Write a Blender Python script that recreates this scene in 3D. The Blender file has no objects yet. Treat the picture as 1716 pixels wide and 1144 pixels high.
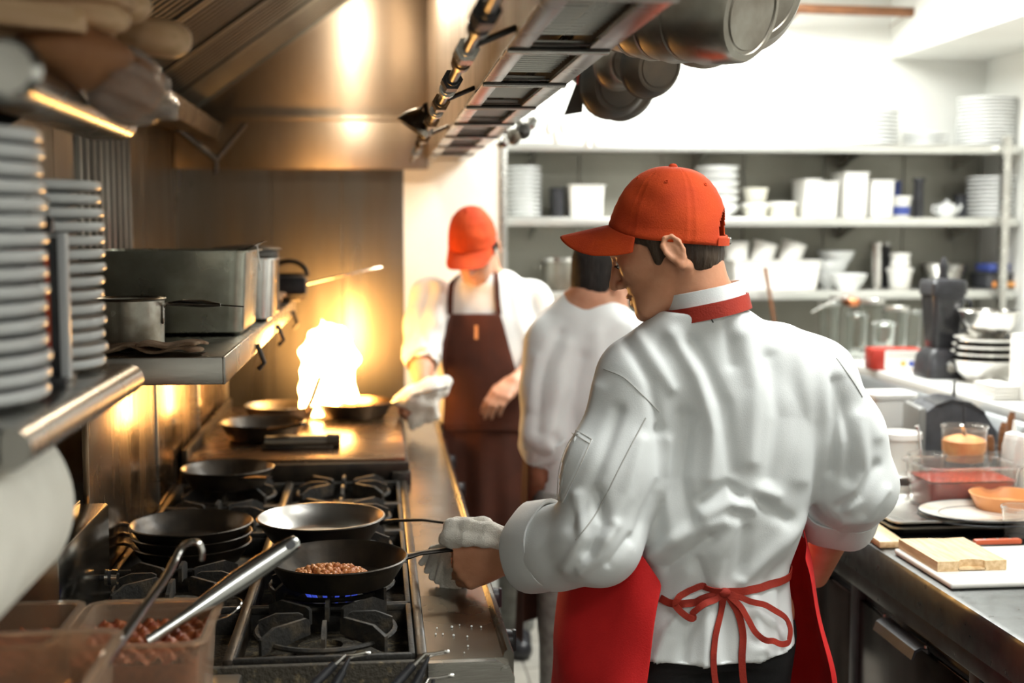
import bpy, bmesh, math, random
import numpy as np
from math import sin, cos, pi, radians, sqrt, atan, exp
from mathutils import Matrix, Vector, Euler
from mathutils.bvhtree import BVHTree
random.seed(11); np.random.seed(11)
sc = bpy.context.scene
C = sc.collection

# ------------------------------------------------------------------ camera
F = 2150.0; CAMZ = 1.62
PITCH = atan(187 / F); YAW = atan(226 * cos(PITCH) / F)
cd = bpy.data.cameras.new('camera'); cam = bpy.data.objects.new('camera', cd); C.objects.link(cam)
cam.location = (0, 0, CAMZ); cam.rotation_euler = (pi / 2 - PITCH, 0, -YAW)
cd.sensor_width = 36; cd.lens = F / 1716 * 36; cd.clip_start = 0.02
cd.dof.use_dof = True; cd.dof.focus_distance = 2.4; cd.dof.aperture_fstop = 2.3
sc.camera = cam
CR = Matrix.Rotation(-YAW, 3, 'Z') @ Matrix.Rotation(pi / 2 - PITCH, 3, 'X')
CP = Vector((0, 0, CAMZ))

# ------------------------------------------------------------------ light and exposure
sc.view_settings.view_transform = 'Standard'; sc.view_settings.look = 'None'
sc.view_settings.gamma = 1; sc.view_settings.use_curve_mapping = False
sc.view_settings.exposure = 0.0
wd = bpy.data.worlds.new('room_ambient'); sc.world = wd; wd.use_nodes = True
wd.node_tree.nodes['Background'].inputs[0].default_value = (.9, .95, 1, 1)
wd.node_tree.nodes['Background'].inputs[1].default_value = 0.15
def area(name, loc, sx, sy, power, col, rot=(0, 0, 0)):
    l = bpy.data.lights.new(name, 'AREA'); l.shape = 'RECTANGLE'; l.size = sx; l.size_y = sy
    l.energy = power; l.color = col
    o = bpy.data.objects.new(name, l); C.objects.link(o); o.location = loc; o.rotation_euler = rot
    return o
CEIL = 2.75
FIX = [(1.55, 4.2, 1.2, .55, 66), (1.35, 1.9, 1.2, .55, 32), (1.0, -.3, 1.2, .55, 17), (1.4, 5.2, 1.2, .3, 30)]
for i, (x, y, sx, sy, p) in enumerate(FIX):
    area('fluorescent_light', (x, y, CEIL - .075), sx * .95, sy * .95, p, (.97, 1, .975))
def point(name, loc, power, col, r):
    l = bpy.data.lights.new(name, 'POINT'); l.energy = power; l.color = col; l.shadow_soft_size = r
    o = bpy.data.objects.new(name, l); C.objects.link(o); o.location = loc; return o

# ------------------------------------------------------------------ helpers
def ray(px, py):
    return CR @ Vector(((px - 858) / F, (572 - py) / F, -1))
def at(px, py, Y):
    d = ray(px, py); return CP + d * (Y / d.y)
def atz(px, py, z):
    d = ray(px, py); return CP + d * ((z - CAMZ) / d.z)
def atx(px, py, X):
    d = ray(px, py); return CP + d * (X / d.x)
CRn = np.array(CR)
def proj(V):
    q = (np.asarray(V) - np.array(CP)) @ CRn
    return np.stack([858 + F * q[:, 0] / -q[:, 2], 572 - F * q[:, 1] / -q[:, 2]], 1)

def lin(c):
    if isinstance(c, str):
        c = tuple(int(c[i:i + 2], 16) / 255 for i in (0, 2, 4))
        c = tuple(x / 12.92 if x <= .04045 else ((x + .055) / 1.055) ** 2.4 for x in c)
    return tuple(c) + (1,)
MATS = {}
def mat(name, col, rough=.5, metal=0., col2=None, nscale=6., namt=1., bump=0., bscale=40., stretch=(1, 1, 1),
        rvar=0., trans=0., ior=1.45, emit=None, estr=0., sheen=0., sss=0., coat=0., lo=.35, hi=.65, alpha=1., detail=5., aniso=None):
    if name in MATS: return MATS[name]
    m = bpy.data.materials.new(name); m.use_nodes = True; nt = m.node_tree; N = nt.nodes; L = nt.links
    b = N['Principled BSDF']
    b.inputs['Base Color'].default_value = lin(col); b.inputs['Roughness'].default_value = rough
    b.inputs['Metallic'].default_value = metal; b.inputs['IOR'].default_value = ior
    b.inputs['Transmission Weight'].default_value = trans; b.inputs['Alpha'].default_value = alpha
    b.inputs['Sheen Weight'].default_value = sheen; b.inputs['Coat Weight'].default_value = coat
    if sss:
        b.inputs['Subsurface Weight'].default_value = sss; b.inputs['Subsurface Radius'].default_value = (.012, .005, .003); b.inputs['Subsurface Scale'].default_value = .5
    if aniso:
        tn = N.new('ShaderNodeTangent'); tn.direction_type = 'RADIAL'; tn.axis = 'Z'; L.new(tn.outputs[0], b.inputs['Tangent'])
        b.inputs['Anisotropic'].default_value = aniso[0]; b.inputs['Anisotropic Rotation'].default_value = aniso[1]
    if emit: b.inputs['Emission Color'].default_value = lin(emit); b.inputs['Emission Strength'].default_value = estr
    if col2 or bump or rvar:
        tc = N.new('ShaderNodeTexCoord'); mp = N.new('ShaderNodeMapping'); mp.inputs['Scale'].default_value = stretch
        L.new(tc.outputs['Object'], mp.inputs['Vector'])
        n = N.new('ShaderNodeTexNoise'); n.inputs['Scale'].default_value = nscale; n.inputs['Detail'].default_value = detail
        L.new(mp.outputs[0], n.inputs['Vector'])
        rp = N.new('ShaderNodeMapRange'); rp.inputs[1].default_value = lo; rp.inputs[2].default_value = hi
        L.new(n.outputs['Fac'], rp.inputs[0])
        if col2:
            mx = N.new('ShaderNodeMix'); mx.data_type = 'RGBA'
            mx.inputs[6].default_value = lin(col); mx.inputs[7].default_value = lin(col2)
            mu = N.new('ShaderNodeMath'); mu.operation = 'MULTIPLY'; mu.inputs[1].default_value = namt
            L.new(rp.outputs[0], mu.inputs[0]); L.new(mu.outputs[0], mx.inputs[0]); L.new(mx.outputs[2], b.inputs['Base Color'])
        if rvar:
            r2 = N.new('ShaderNodeMapRange'); r2.inputs[3].default_value = max(.03, rough - rvar); r2.inputs[4].default_value = min(1, rough + rvar)
            r2.inputs[1].default_value = .3; r2.inputs[2].default_value = .7
            L.new(n.outputs['Fac'], r2.inputs[0]); L.new(r2.outputs[0], b.inputs['Roughness'])
        if bump:
            n2 = N.new('ShaderNodeTexNoise'); n2.inputs['Scale'].default_value = bscale; n2.inputs['Detail'].default_value = 4
            L.new(mp.outputs[0], n2.inputs['Vector'])
            bp = N.new('ShaderNodeBump'); bp.inputs['Strength'].default_value = bump; bp.inputs['Distance'].default_value = .004
            L.new(n2.outputs['Fac'], bp.inputs['Height']); L.new(bp.outputs[0], b.inputs['Normal'])
    MATS[name] = m
    return m

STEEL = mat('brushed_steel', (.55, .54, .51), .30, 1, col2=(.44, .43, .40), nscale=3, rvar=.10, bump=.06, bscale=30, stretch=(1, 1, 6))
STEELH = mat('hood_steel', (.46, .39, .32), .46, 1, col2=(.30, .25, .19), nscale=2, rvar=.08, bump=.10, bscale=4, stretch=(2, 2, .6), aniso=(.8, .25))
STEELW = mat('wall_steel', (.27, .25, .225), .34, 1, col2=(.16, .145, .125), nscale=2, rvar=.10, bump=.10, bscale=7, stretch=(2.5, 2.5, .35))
STEELY = mat('steel_bench', (.38, .37, .345), .27, 1, col2=(.34, .33, .305), nscale=4, rvar=.03)
SHELFM = mat('shelf_steel', (.62, .62, .59), .35, .8, col2=(.56, .56, .53), nscale=4)
POLISH = mat('polished_steel', (.72, .71, .69), .16, 1, col2=(.55, .53, .5), nscale=12, rvar=.06)
DULL = mat('worn_pot_metal', (.33, .32, .28), .38, 1, col2=(.16, .13, .10), nscale=7, rvar=.12, bump=.1, bscale=40)
DARKST = mat('dark_steel', (.10, .095, .09), .35, .9, col2=(.05, .045, .04), nscale=8, rvar=.1)
IRON = mat('cast_iron', (.035, .033, .03), .62, .3, col2=(.11, .085, .055), nscale=30, namt=.8, bump=.5, bscale=120, lo=.5, hi=.75)
BLACKPAN = mat('black_pan', (.022, .02, .018), .38, .5, col2=(.06, .045, .03), nscale=14, rvar=.1, bump=.15, bscale=60)
CRUST = mat('burnt_crust', (.05, .042, .03), .75, .1, col2=(.22, .17, .09), nscale=55, namt=.9, bump=.9, bscale=140, lo=.55, hi=.72)
CHINA = mat('white_china', (.80, .81, .80), .16, 0, col2=(.72, .73, .71), nscale=8, coat=.3)
CHINAB = mat('grey_white_china', (.80, .83, .84), .25, 0, col2=(.76, .78, .78), nscale=8, coat=.2)
WPLAST = mat('white_plastic', (.83, .82, .78), .35, 0, col2=(.76, .74, .69), nscale=7)
BPLAST = mat('black_plastic', (.018, .018, .02), .35, 0, col2=(.035, .035, .04), nscale=20)
GPLAST = mat('charcoal_plastic', (.045, .047, .055), .45, 0, col2=(.07, .072, .08), nscale=20)
CLEAR = mat('clear_plastic', (.94, .93, .9), .08, 0, trans=.95, ior=1.2)
AMBER = mat('amber_plastic', (.90, .72, .56), .16, 0, trans=.85, ior=1.2, col2=(.82, .60, .42), nscale=9)
GLASS = mat('glass', (.95, .97, .95), .03, 0, trans=1., ior=1.35)
WOOD = mat('pale_wood', (.72, .48, .28), .5, 0, col2=(.56, .35, .18), nscale=9, stretch=(1, 9, 9), bump=.08)
WOODL = mat('maple_wood', (.74, .55, .33), .45, 0, col2=(.55, .36, .18), nscale=10, stretch=(10, 1.2, 10), bump=.05)
WOODD = mat('brown_wood', (.26, .11, .045), .4, 0, col2=(.15, .06, .025), nscale=14, stretch=(1, 1, 6))
JACKET = mat('white_jacket_cloth', (.76, .785, .785), .85, 0, col2=(.70, .725, .725), nscale=5, bump=.12, bscale=420, sheen=.15)
JACKET2 = mat('cream_jacket_cloth', (.82, .81, .78), .85, 0, col2=(.76, .75, .71), nscale=5, bump=.1, bscale=300, sheen=.1)
REDCAP = mat('orange_red_cap_cloth', (.62, .064, .005), .85, 0, col2=(.50, .042, .004), nscale=12, bump=.25, bscale=420)
REDAPR = mat('red_apron_cloth', (.72, .016, .016), .8, 0, col2=(.60, .010, .011), nscale=9, bump=.2, bscale=350)
STRAPM = mat('rust_red_strap', (.36, .026, .010), .75, 0, col2=(.26, .017, .008), nscale=18, bump=.2, bscale=300)
BROWNAP = mat('brown_apron_cloth', (.080, .018, .006), .85, 0, col2=(.052, .012, .004), nscale=9, bump=.2, bscale=260)
BLACKCL = mat('black_trouser_cloth', (.012, .012, .013), .85, 0, col2=(.02, .02, .021), nscale=12, bump=.1, bscale=300)
GREYCL = mat('grey_check_trouser', (.36, .36, .33), .85, 0, col2=(.22, .22, .2), nscale=34, bump=.1, bscale=260)
TOWEL = mat('white_towel_cloth', (.88, .85, .78), .95, 0, col2=(.78, .74, .65), nscale=16, bump=.7, bscale=420, sheen=.2)
RAG = mat('brown_rag_cloth', (.52, .37, .25), .95, 0, col2=(.25, .14, .08), nscale=25, bump=.8, bscale=260)
SKIN = mat('skin', (.62, .30, .175), .5, 0, col2=(.54, .24, .13), nscale=22, bump=.12, bscale=160, sss=.12)
SKINF = mat('skin_fair', (.62, .33, .21), .5, 0, col2=(.54, .26, .16), nscale=22, sss=.1)
HAIR = mat('brown_hair', (.026, .015, .008), .6, 0, col2=(.055, .033, .018), nscale=40, stretch=(1, 1, .15), bump=1.0, bscale=170)
HAIRD = mat('dark_hair', (.008, .006, .005), .75, 0, col2=(.018, .013, .010), nscale=40, stretch=(1, 1, .2), bump=.7, bscale=150)
LIPS = mat('lip_skin', (.36, .12, .085), .45)
WALLW = mat('white_wall_paint', (.80, .80, .76), .6, 0, col2=(.74, .735, .69), nscale=2.5)
WALLB = mat('shaded_back_panel', (.34, .33, .28), .45, .3, col2=(.25, .24, .2), nscale=2.5)  # panel grey, with some of the shelves' shade in the colour
PAPER = mat('paper_towel', (.80, .78, .70), .95, 0, col2=(.74, .72, .64), nscale=20, bump=.25, bscale=150)
MEAT = mat('cooked_ground_meat', (.50, .15, .045), .35, 0, col2=(.72, .33, .12), nscale=45, bump=.6, bscale=90)
CHILI = mat('red_chili', (.20, .035, .012), .45, 0, col2=(.34, .10, .03), nscale=60, bump=.8, bscale=70)
SAUCE = mat('red_sauce', (.36, .03, .012), .2, 0, col2=(.26, .02, .01), nscale=14, bump=.2)
ORANGE = mat('orange_food', (.75, .27, .06), .5, 0, col2=(.85, .42, .14), nscale=30, bump=.5, bscale=60)
ORBOWL = mat('orange_plastic', (.80, .36, .14), .35, 0, col2=(.72, .3, .11), nscale=12)
BLUE = mat('blue_label', (.05, .08, .30), .4, 0, col2=(.07, .1, .36), nscale=20)
RED = mat('red_paint', (.40, .025, .012), .4, 0, col2=(.32, .02, .01), nscale=20)
BREAD = mat('bread_crust', (.40, .19, .08), .7, 0, col2=(.28, .12, .05), nscale=10, bump=.3)
BAG = mat('plastic_bag', (.78, .70, .62), .2, 0, trans=.75, ior=1.1, bump=.9, bscale=14)

# ------- mesh builders (each adds to a bmesh)
def nb(): return bmesh.new()
def box(bm, c, s, bev=0., R=None, seg=2):
    r = bmesh.ops.create_cube(bm, size=1.0)
    vs = r['verts']
    for v in vs: v.co = Vector((v.co.x * s[0], v.co.y * s[1], v.co.z * s[2]))
    if bev > 0:
        es = list({e for v in vs for e in v.link_edges})
        rr = bmesh.ops.bevel(bm, geom=es, offset=bev, segments=seg, affect='EDGES', profile=.5)
        vs = list({v for f in rr['faces'] for v in f.verts} | {v for v in vs if v.is_valid})
    M_ = (Matrix.Translation(Vector(c)) @ (R.to_4x4() if R is not None else Matrix.Identity(4)))
    for v in vs: v.co = M_ @ v.co
    return vs
def bx(bm, x0, x1, y0, y1, z0, z1, bev=0., seg=2):
    return box(bm, ((x0 + x1) / 2, (y0 + y1) / 2, (z0 + z1) / 2), (x1 - x0, y1 - y0, z1 - z0), bev, None, seg)
def loft(bm, rings, cap0=True, cap1=True, closed=True):
    rows = [[bm.verts.new(Vector(p)) for p in r] for r in rings]
    n = len(rows[0])
    for a, b in zip(rows[:-1], rows[1:]):
        for i in range(n if closed else n - 1):
            j = (i + 1) % n
            try: bm.faces.new((a[i], a[j], b[j], b[i]))
            except ValueError: pass
    if cap0 and closed: bm.faces.new(rows[0][::-1])
    if cap1 and closed: bm.faces.new(rows[-1])
    return rows
def frame_of(d, up=Vector((0, 0, 1))):
    d = Vector(d).normalized()
    u = Vector(up)
    if abs(d.dot(u)) > .98: u = Vector((1, 0, 0))
    s = d.cross(u).normalized(); return s, s.cross(d).normalized()
def tube(bm, pts, r, seg=10, caps=True, flat=1., up=Vector((0, 0, 1)), closed=False):
    pts = [Vector(p) for p in pts]; n = len(pts)
    rr = r if isinstance(r, (list, tuple)) else [r] * n
    rings = []; s = None
    for i, p in enumerate(pts):
        if closed: d = pts[(i + 1) % n] - pts[i - 1]
        else: d = pts[min(i + 1, n - 1)] - pts[max(i - 1, 0)]
        d.normalize()
        if s is None: s, u = frame_of(d, up)
        else:
            s = (s - d * s.dot(d)).normalized(); u = s.cross(d).normalized()
        rings.append([p + s * (cos(2 * pi * k / seg) * rr[i]) + u * (sin(2 * pi * k / seg) * rr[i] * flat) for k in range(seg)])
    if closed: rings.append(rings[0]); caps = False
    loft(bm, rings, caps, caps)
    if closed: bmesh.ops.remove_doubles(bm, verts=bm.verts, dist=1e-6)
def cyl(bm, p0, p1, r0, r1=None, seg=24, caps=True):
    tube(bm, [p0, p1], [r0, r0 if r1 is None else r1], seg, caps)
def lathe(bm, prof, seg=40, Mx=None, sx=1., sy=1.):
    Mx = Mx or Matrix.Identity(4)
    rows = []
    for r, z in prof:
        if r < 1e-6: rows.append([bm.verts.new(Mx @ Vector((0, 0, z)))])
        else: rows.append([bm.verts.new(Mx @ Vector((r * cos(2 * pi * k / seg) * sx, r * sin(2 * pi * k / seg) * sy, z))) for k in range(seg)])
    for a, b in zip(rows[:-1], rows[1:]):
        for i in range(seg):
            j = (i + 1) % seg
            q = [a[i], a[j], b[j], b[i]] if len(a) > 1 and len(b) > 1 else ([a[0], b[j], b[i]] if len(a) == 1 and len(b) > 1 else ([a[i], a[j], b[0]] if len(b) == 1 and len(a) > 1 else None))
            if q: bm.faces.new(q)
def torus(bm, c, R, r, Mx=None, seg=24, rs=8, sx=1, sy=1):
    Mx = Mx or Matrix.Identity(3)
    tube(bm, [Vector(c) + Mx @ Vector((cos(2 * pi * i / seg) * R * sx, sin(2 * pi * i / seg) * R * sy, 0)) for i in range(seg)], r, rs, closed=True)
def ribbon(bm, pts, nrm, w, t=.002):
    """flat strap along pts; nrm = outward normals"""
    pts = [Vector(p) for p in pts]; n = len(pts); rings = []
    ww = w if isinstance(w, (list, tuple)) else [w] * n
    for i, p in enumerate(pts):
        d = (pts[min(i + 1, n - 1)] - pts[max(i - 1, 0)]).normalized(); no = Vector(nrm[i]).normalized()
        s = d.cross(no).normalized(); h = ww[i] / 2
        rings.append([p + s * h, p + s * h + no * t, p - s * h + no * t, p - s * h])
    loft(bm, rings)
def rrect(w, d, r, n=5):
    pts = []
    for cx, cy, a0 in ((w / 2 - r, d / 2 - r, 0), (-w / 2 + r, d / 2 - r, pi / 2), (-w / 2 + r, -d / 2 + r, pi), (w / 2 - r, -d / 2 + r, 1.5 * pi)):
        for k in range(n + 1):
            a = a0 + pi / 2 * k / n; pts.append((cx + r * cos(a), cy + r * sin(a)))
    return pts
def binshape(bm, w, d, h, r=.02, t=.003, taper=.9, lip=.008, z0=0.):
    def ring(ww, dd, rr, z): return [(x, y, z) for x, y in rrect(ww, dd, rr)]
    wb, db = w * taper, d * taper
    rings = [ring(wb - .02, db - .02, r * .8, z0), ring(wb, db, r, z0 + .008), ring(w, d, r, z0 + h - .004), ring(w + 2 * lip, d + 2 * lip, r + lip, z0 + h - .004),
             ring(w + 2 * lip, d + 2 * lip, r + lip, z0 + h), ring(w - 2 * t, d - 2 * t, r, z0 + h), ring(wb - 2 * t, db - 2 * t, r, z0 + .01), ring(wb - .024, db - .024, r * .8, z0 + t)]
    loft(bm, rings)
def finish(bm, ang=38):
    bmesh.ops.recalc_face_normals(bm, faces=bm.faces)
    la = radians(ang)
    for f in bm.faces: f.smooth = True
    for e in bm.edges:
        if len(e.link_faces) == 2 and e.calc_face_angle(0) > la: e.smooth = False
def obj(name, bm, m, parent=None, loc=(0, 0, 0), ang=38, mods=()):
    finish(bm, ang)
    me = bpy.data.meshes.new(name); bm.to_mesh(me); bm.free(); me.materials.append(m)
    o = bpy.data.objects.new(name, me); C.objects.link(o); o.location = loc
    if parent is not None: o.parent = parent
    for mm in mods:
        md = o.modifiers.new(mm[0], mm[0])
        for k, v in mm[1].items(): setattr(md, k, v)
    return o
def tag(o, label, cat, group=None, kind=None):
    o['label'] = label; o['category'] = cat
    if group: o['group'] = group
    if kind: o['kind'] = kind
    return o
def thing(name, label, cat, loc=(0, 0, 0), rotz=0., group=None):
    o = bpy.data.objects.new(name, None); C.objects.link(o); o.empty_display_size = .05
    o.location = loc; o.rotation_euler = (0, 0, rotz)
    return tag(o, label, cat, group)
def struct(name, bm, m, parent=None, ang=38):
    o = obj(name, bm, m, parent, ang=ang)
    if parent is None: o['kind'] = 'structure'
    return o
def copyt(root, loc, rotz=None, label=None):
    r = root.copy(); C.objects.link(r); r.location = loc
    if rotz is not None: r.rotation_euler = (r.rotation_euler[0], r.rotation_euler[1], rotz)
    if label: r['label'] = label
    for ch in list(root.children):
        c = ch.copy(); C.objects.link(c); c.parent = r
        for g in list(ch.children):
            d = g.copy(); C.objects.link(d); d.parent = c
    return r
ORD = ['', 'first', 'second', 'third', 'fourth', 'fifth', 'sixth', 'seventh', 'eighth', 'ninth', 'tenth', 'eleventh', 'twelfth', 'thirteenth', 'fourteenth', 'fifteenth', 'sixteenth', 'seventeenth', 'eighteenth', 'nineteenth', 'twentieth', 'twenty-first', 'twenty-second', 'twenty-third', 'twenty-fourth']

# ------- implicit surfaces (bodies and clothes): smooth unions sampled on a grid
class Grid:
    def __init__(s, lo, hi, h):
        s.lo = np.array(lo, float); s.h = h
        s.n = np.ceil((np.array(hi) - s.lo) / h).astype(int) + 1
        s.ax = [(s.lo[i] + h * np.arange(s.n[i])).astype(np.float32) for i in range(3)]
        s.f = np.full(s.n, .5, np.float32)
    def win(s, lo, hi):
        a = np.clip(np.floor((np.array(lo) - s.lo) / s.h).astype(int), 0, s.n - 1)
        b = np.clip(np.ceil((np.array(hi) - s.lo) / s.h).astype(int) + 1, 0, s.n)
        if np.any(b - a < 1): return None
        sl = tuple(slice(a[i], b[i]) for i in range(3))
        return sl, s.ax[0][sl[0]][:, None, None], s.ax[1][sl[1]][None, :, None], s.ax[2][sl[2]][None, None, :]
    def put(s, fn, lo, hi, k=.01, op='u'):
        m = k + 4 * s.h + .01
        w = s.win(np.array(lo) - m, np.array(hi) + m)
        if w is None: return
        sl, X, Y, Z = w; d = fn(X, Y, Z); f = s.f[sl]
        if op == 'u':
            h = np.clip(.5 + .5 * (f - d) / k, 0, 1); s.f[sl] = f + (d - f) * h - k * h * (1 - h)
        else:
            d = -d; h = np.clip(.5 - .5 * (f - d) / k, 0, 1); s.f[sl] = f + (d - f) * h + k * h * (1 - h)
    def cap(s, a, b, ra, rb=None, k=.01, op='u'):
        a = np.array(a, float); b = np.array(b, float); rb = ra if rb is None else rb
        ba = b - a; L2 = max(1e-9, float(ba @ ba))
        def fn(X, Y, Z):
            x, y, z = X - a[0], Y - a[1], Z - a[2]
            t = np.clip((x * ba[0] + y * ba[1] + z * ba[2]) / L2, 0, 1)
            return np.sqrt((x - t * ba[0]) ** 2 + (y - t * ba[1]) ** 2 + (z - t * ba[2]) ** 2) - (ra + (rb - ra) * t)
        R = max(ra, rb); s.put(fn, np.minimum(a, b) - R, np.maximum(a, b) + R, k, op)
    def ell(s, c, r, R=None, k=.01, op='u'):
        c = np.array(c, float); r = np.array(r, float); R = np.eye(3) if R is None else np.array(R)
        def fn(X, Y, Z):
            x, y, z = X - c[0], Y - c[1], Z - c[2]
            q = [x * R[0, i] + y * R[1, i] + z * R[2, i] for i in range(3)]
            k0 = np.sqrt((q[0] / r[0]) ** 2 + (q[1] / r[1]) ** 2 + (q[2] / r[2]) ** 2)
            k1 = np.sqrt((q[0] / r[0] ** 2) ** 2 + (q[1] / r[1] ** 2) ** 2 + (q[2] / r[2] ** 2) ** 2) + 1e-9
            return k0 * (k0 - 1) / k1
        s.put(fn, c - r.max(), c + r.max(), k, op)
    def chain(s, pts, rs, k=.01, op='u'):
        for i in range(len(pts) - 1): s.cap(pts[i], pts[i + 1], rs[i], rs[i + 1], k, op)
    def stack(s, rows, phi=0., k=.02, p=2.3):
        """rows: (z, cx, cy, rx, ry) - a trunk of changing elliptical section, turned by phi"""
        rows = sorted(rows); A = np.array(rows, float); zs = A[:, 0]; c_, s_ = cos(phi), sin(phi)
        zf = np.linspace(zs[0], zs[-1], 80)
        B = np.stack([np.interp(zf, zs, A[:, i]) for i in range(1, 5)], 1)
        for _ in range(6): B[1:-1] = (B[:-2] + 2 * B[1:-1] + B[2:]) / 4
        def fn(X, Y, Z):
            z = Z.ravel(); cx, cy, rx, ry = [np.interp(z, zf, B[:, i]).astype(np.float32)[None, None, :] for i in range(4)]
            x = (X - cx) * c_ + (Y - cy) * s_; y = -(X - cx) * s_ + (Y - cy) * c_
            q = (np.abs(x / rx) ** p + np.abs(y / ry) ** p) ** (1 / p)
            d = (q - 1) * np.minimum(rx, ry)
            return np.maximum(d, np.maximum(zs[0] - Z, Z - zs[-1]))
        m = A[:, 3:].max()
        s.put(fn, (A[:, 1].min() - m, A[:, 2].min() - m, zs[0]), (A[:, 1].max() + m, A[:, 2].max() + m, zs[-1]), k)
    def cut(s, p, n, k=.003):
        """remove everything on the +n side of the plane"""
        n = np.array(n, float); n /= np.linalg.norm(n); p = np.array(p, float)
        d = (s.ax[0][:, None, None] - p[0]) * n[0] + (s.ax[1][None, :, None] - p[1]) * n[1] + (s.ax[2][None, None, :] - p[2]) * n[2]
        h = np.clip(.5 - .5 * (s.f - d) / k, 0, 1); s.f = (s.f + (d - s.f) * h + k * h * (1 - h)).astype(np.float32)
    def mesh(s):
        f = s.f; n = s.n
        neg = f < 0
        c = neg[:-1, :-1, :-1].astype(np.int8)
        tot = np.zeros(n - 1, np.int8)
        for i in (0, 1):
            for j in (0, 1):
                for k in (0, 1): tot += neg[i:n[0] - 1 + i, j:n[1] - 1 + j, k:n[2] - 1 + k]
        act = (tot > 0) & (tot < 8); idx = np.argwhere(act)
        vid = np.full(n - 1, -1, np.int32); vid[act] = np.arange(len(idx))
        I, J, K = idx.T
        corner = {(i, j, k): f[I + i, J + j, K + k] for i in (0, 1) for j in (0, 1) for k in (0, 1)}
        acc = np.zeros((len(idx), 3)); cnt = np.zeros(len(idx))
        for a in corner:
            for axn in range(3):
                if a[axn] == 0:
                    b = list(a); b[axn] = 1; b = tuple(b)
                    fa, fb = corner[a], corner[b]; cr = (fa < 0) != (fb < 0)
                    t = np.where(cr, fa / np.where(cr, fa - fb, 1), 0)
                    pnt = np.tile(np.array(a, float), (len(idx), 1)); pnt[:, axn] += t
                    acc[cr] += pnt[cr]; cnt[cr] += 1
        V = s.lo + (idx + acc / cnt[:, None]) * s.h
        Fs = []
        for axn in range(3):
            u, v = (axn + 1) % 3, (axn + 2) % 3
            a = [slice(1, -1)] * 3; b = [slice(1, -1)] * 3
            a[axn] = slice(0, n[axn] - 1); b[axn] = slice(1, n[axn])
            na, nb_ = neg[tuple(a)], neg[tuple(b)]
            e = np.argwhere(na != nb_)
            if len(e) == 0: continue
            flip = na[tuple(e.T)]
            g = e.copy(); g[:, u] += 1; g[:, v] += 1
            def cell(du, dv):
                q = g.copy(); q[:, u] += du; q[:, v] += dv
                return vid[tuple(q.T)]
            q = np.stack([cell(-1, -1), cell(0, -1), cell(0, 0), cell(-1, 0)], 1)
            q[~flip] = q[~flip][:, ::-1]
            Fs.append(q)
        Fq = np.concatenate(Fs) if Fs else np.zeros((0, 4), int)
        Fq = Fq[(Fq >= 0).all(1)]
        return V, Fq
def vnormals(V, Q):
    n = np.cross(V[Q[:, 2]] - V[Q[:, 0]], V[Q[:, 3]] - V[Q[:, 1]])
    N = np.zeros_like(V)
    for i in range(4): np.add.at(N, Q[:, i], n)
    return N / (np.linalg.norm(N, axis=1, keepdims=True) + 1e-12)
def relax(V, Q, it=2, w=.5):
    E = np.concatenate([Q[:, [i, (i + 1) % 4]] for i in range(4)])
    for _ in range(it):
        S = np.zeros_like(V); c = np.zeros(len(V))
        np.add.at(S, E[:, 0], V[E[:, 1]]); np.add.at(c, E[:, 0], 1); np.add.at(S, E[:, 1], V[E[:, 0]]); np.add.at(c, E[:, 1], 1)
        V = V + w * (S / np.maximum(c, 1)[:, None] - V)
    return V
def qmesh(name, V, Q, m, parent=None, off=(0, 0, 0)):
    me = bpy.data.meshes.new(name); V = np.asarray(V) - np.array(off)
    me.vertices.add(len(V)); me.vertices.foreach_set('co', V.astype(np.float32).ravel())
    me.loops.add(Q.size); me.loops.foreach_set('vertex_index', Q.astype(np.int32).ravel())
    me.polygons.add(len(Q)); me.polygons.foreach_set('loop_start', np.arange(0, Q.size, 4, dtype=np.int32))
    me.polygons.foreach_set('use_smooth', np.ones(len(Q), bool))
    me.update(calc_edges=True); me.validate(); me.materials.append(m)
    o = bpy.data.objects.new(name, me); C.objects.link(o)
    if parent is not None: o.parent = parent
    return o
def segdist(P, poly):
    d = np.full(len(P), 1e9); 
    for a, b in zip(poly[:-1], poly[1:]):
        a = np.array(a, float); b = np.array(b, float); ba = b - a
        t = np.clip(((P - a) @ ba) / (ba @ ba), 0, 1)
        d = np.minimum(d, np.linalg.norm(P - a - t[:, None] * ba, axis=1))
    return d
def strokes(V, Q, lst, facing=True):
    """cloth folds: raise or press the surface along lines; widths in mm of image scale"""
    N = vnormals(V, Q); P = proj(V); D = np.zeros(len(V))
    view = V - np.array(CP); view /= np.linalg.norm(view, axis=1, keepdims=True)
    fac = np.clip(-(N * view).sum(1) * 2, 0, 1) if facing else 1.
    for poly, amp, w in lst: D += amp * np.exp(-(segdist(P, poly) / w) ** 2)
    return V + N * (D * fac)[:, None]
def bez(p, n=16):
    """smooth curve through points (Catmull-Rom)"""
    p = [np.array(q, float) for q in p]; p = [2 * p[0] - p[1]] + p + [2 * p[-1] - p[-2]]; out = []
    for i in range(1, len(p) - 2):
        for k in range(n):
            t = k / n; a, b, c, d = p[i - 1:i + 3]
            out.append(.5 * (2 * b + (c - a) * t + (2 * a - 5 * b + 4 * c - d) * t * t + (3 * b - a - 3 * c + d) * t ** 3))
    out.append(p[-2]); return out
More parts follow.
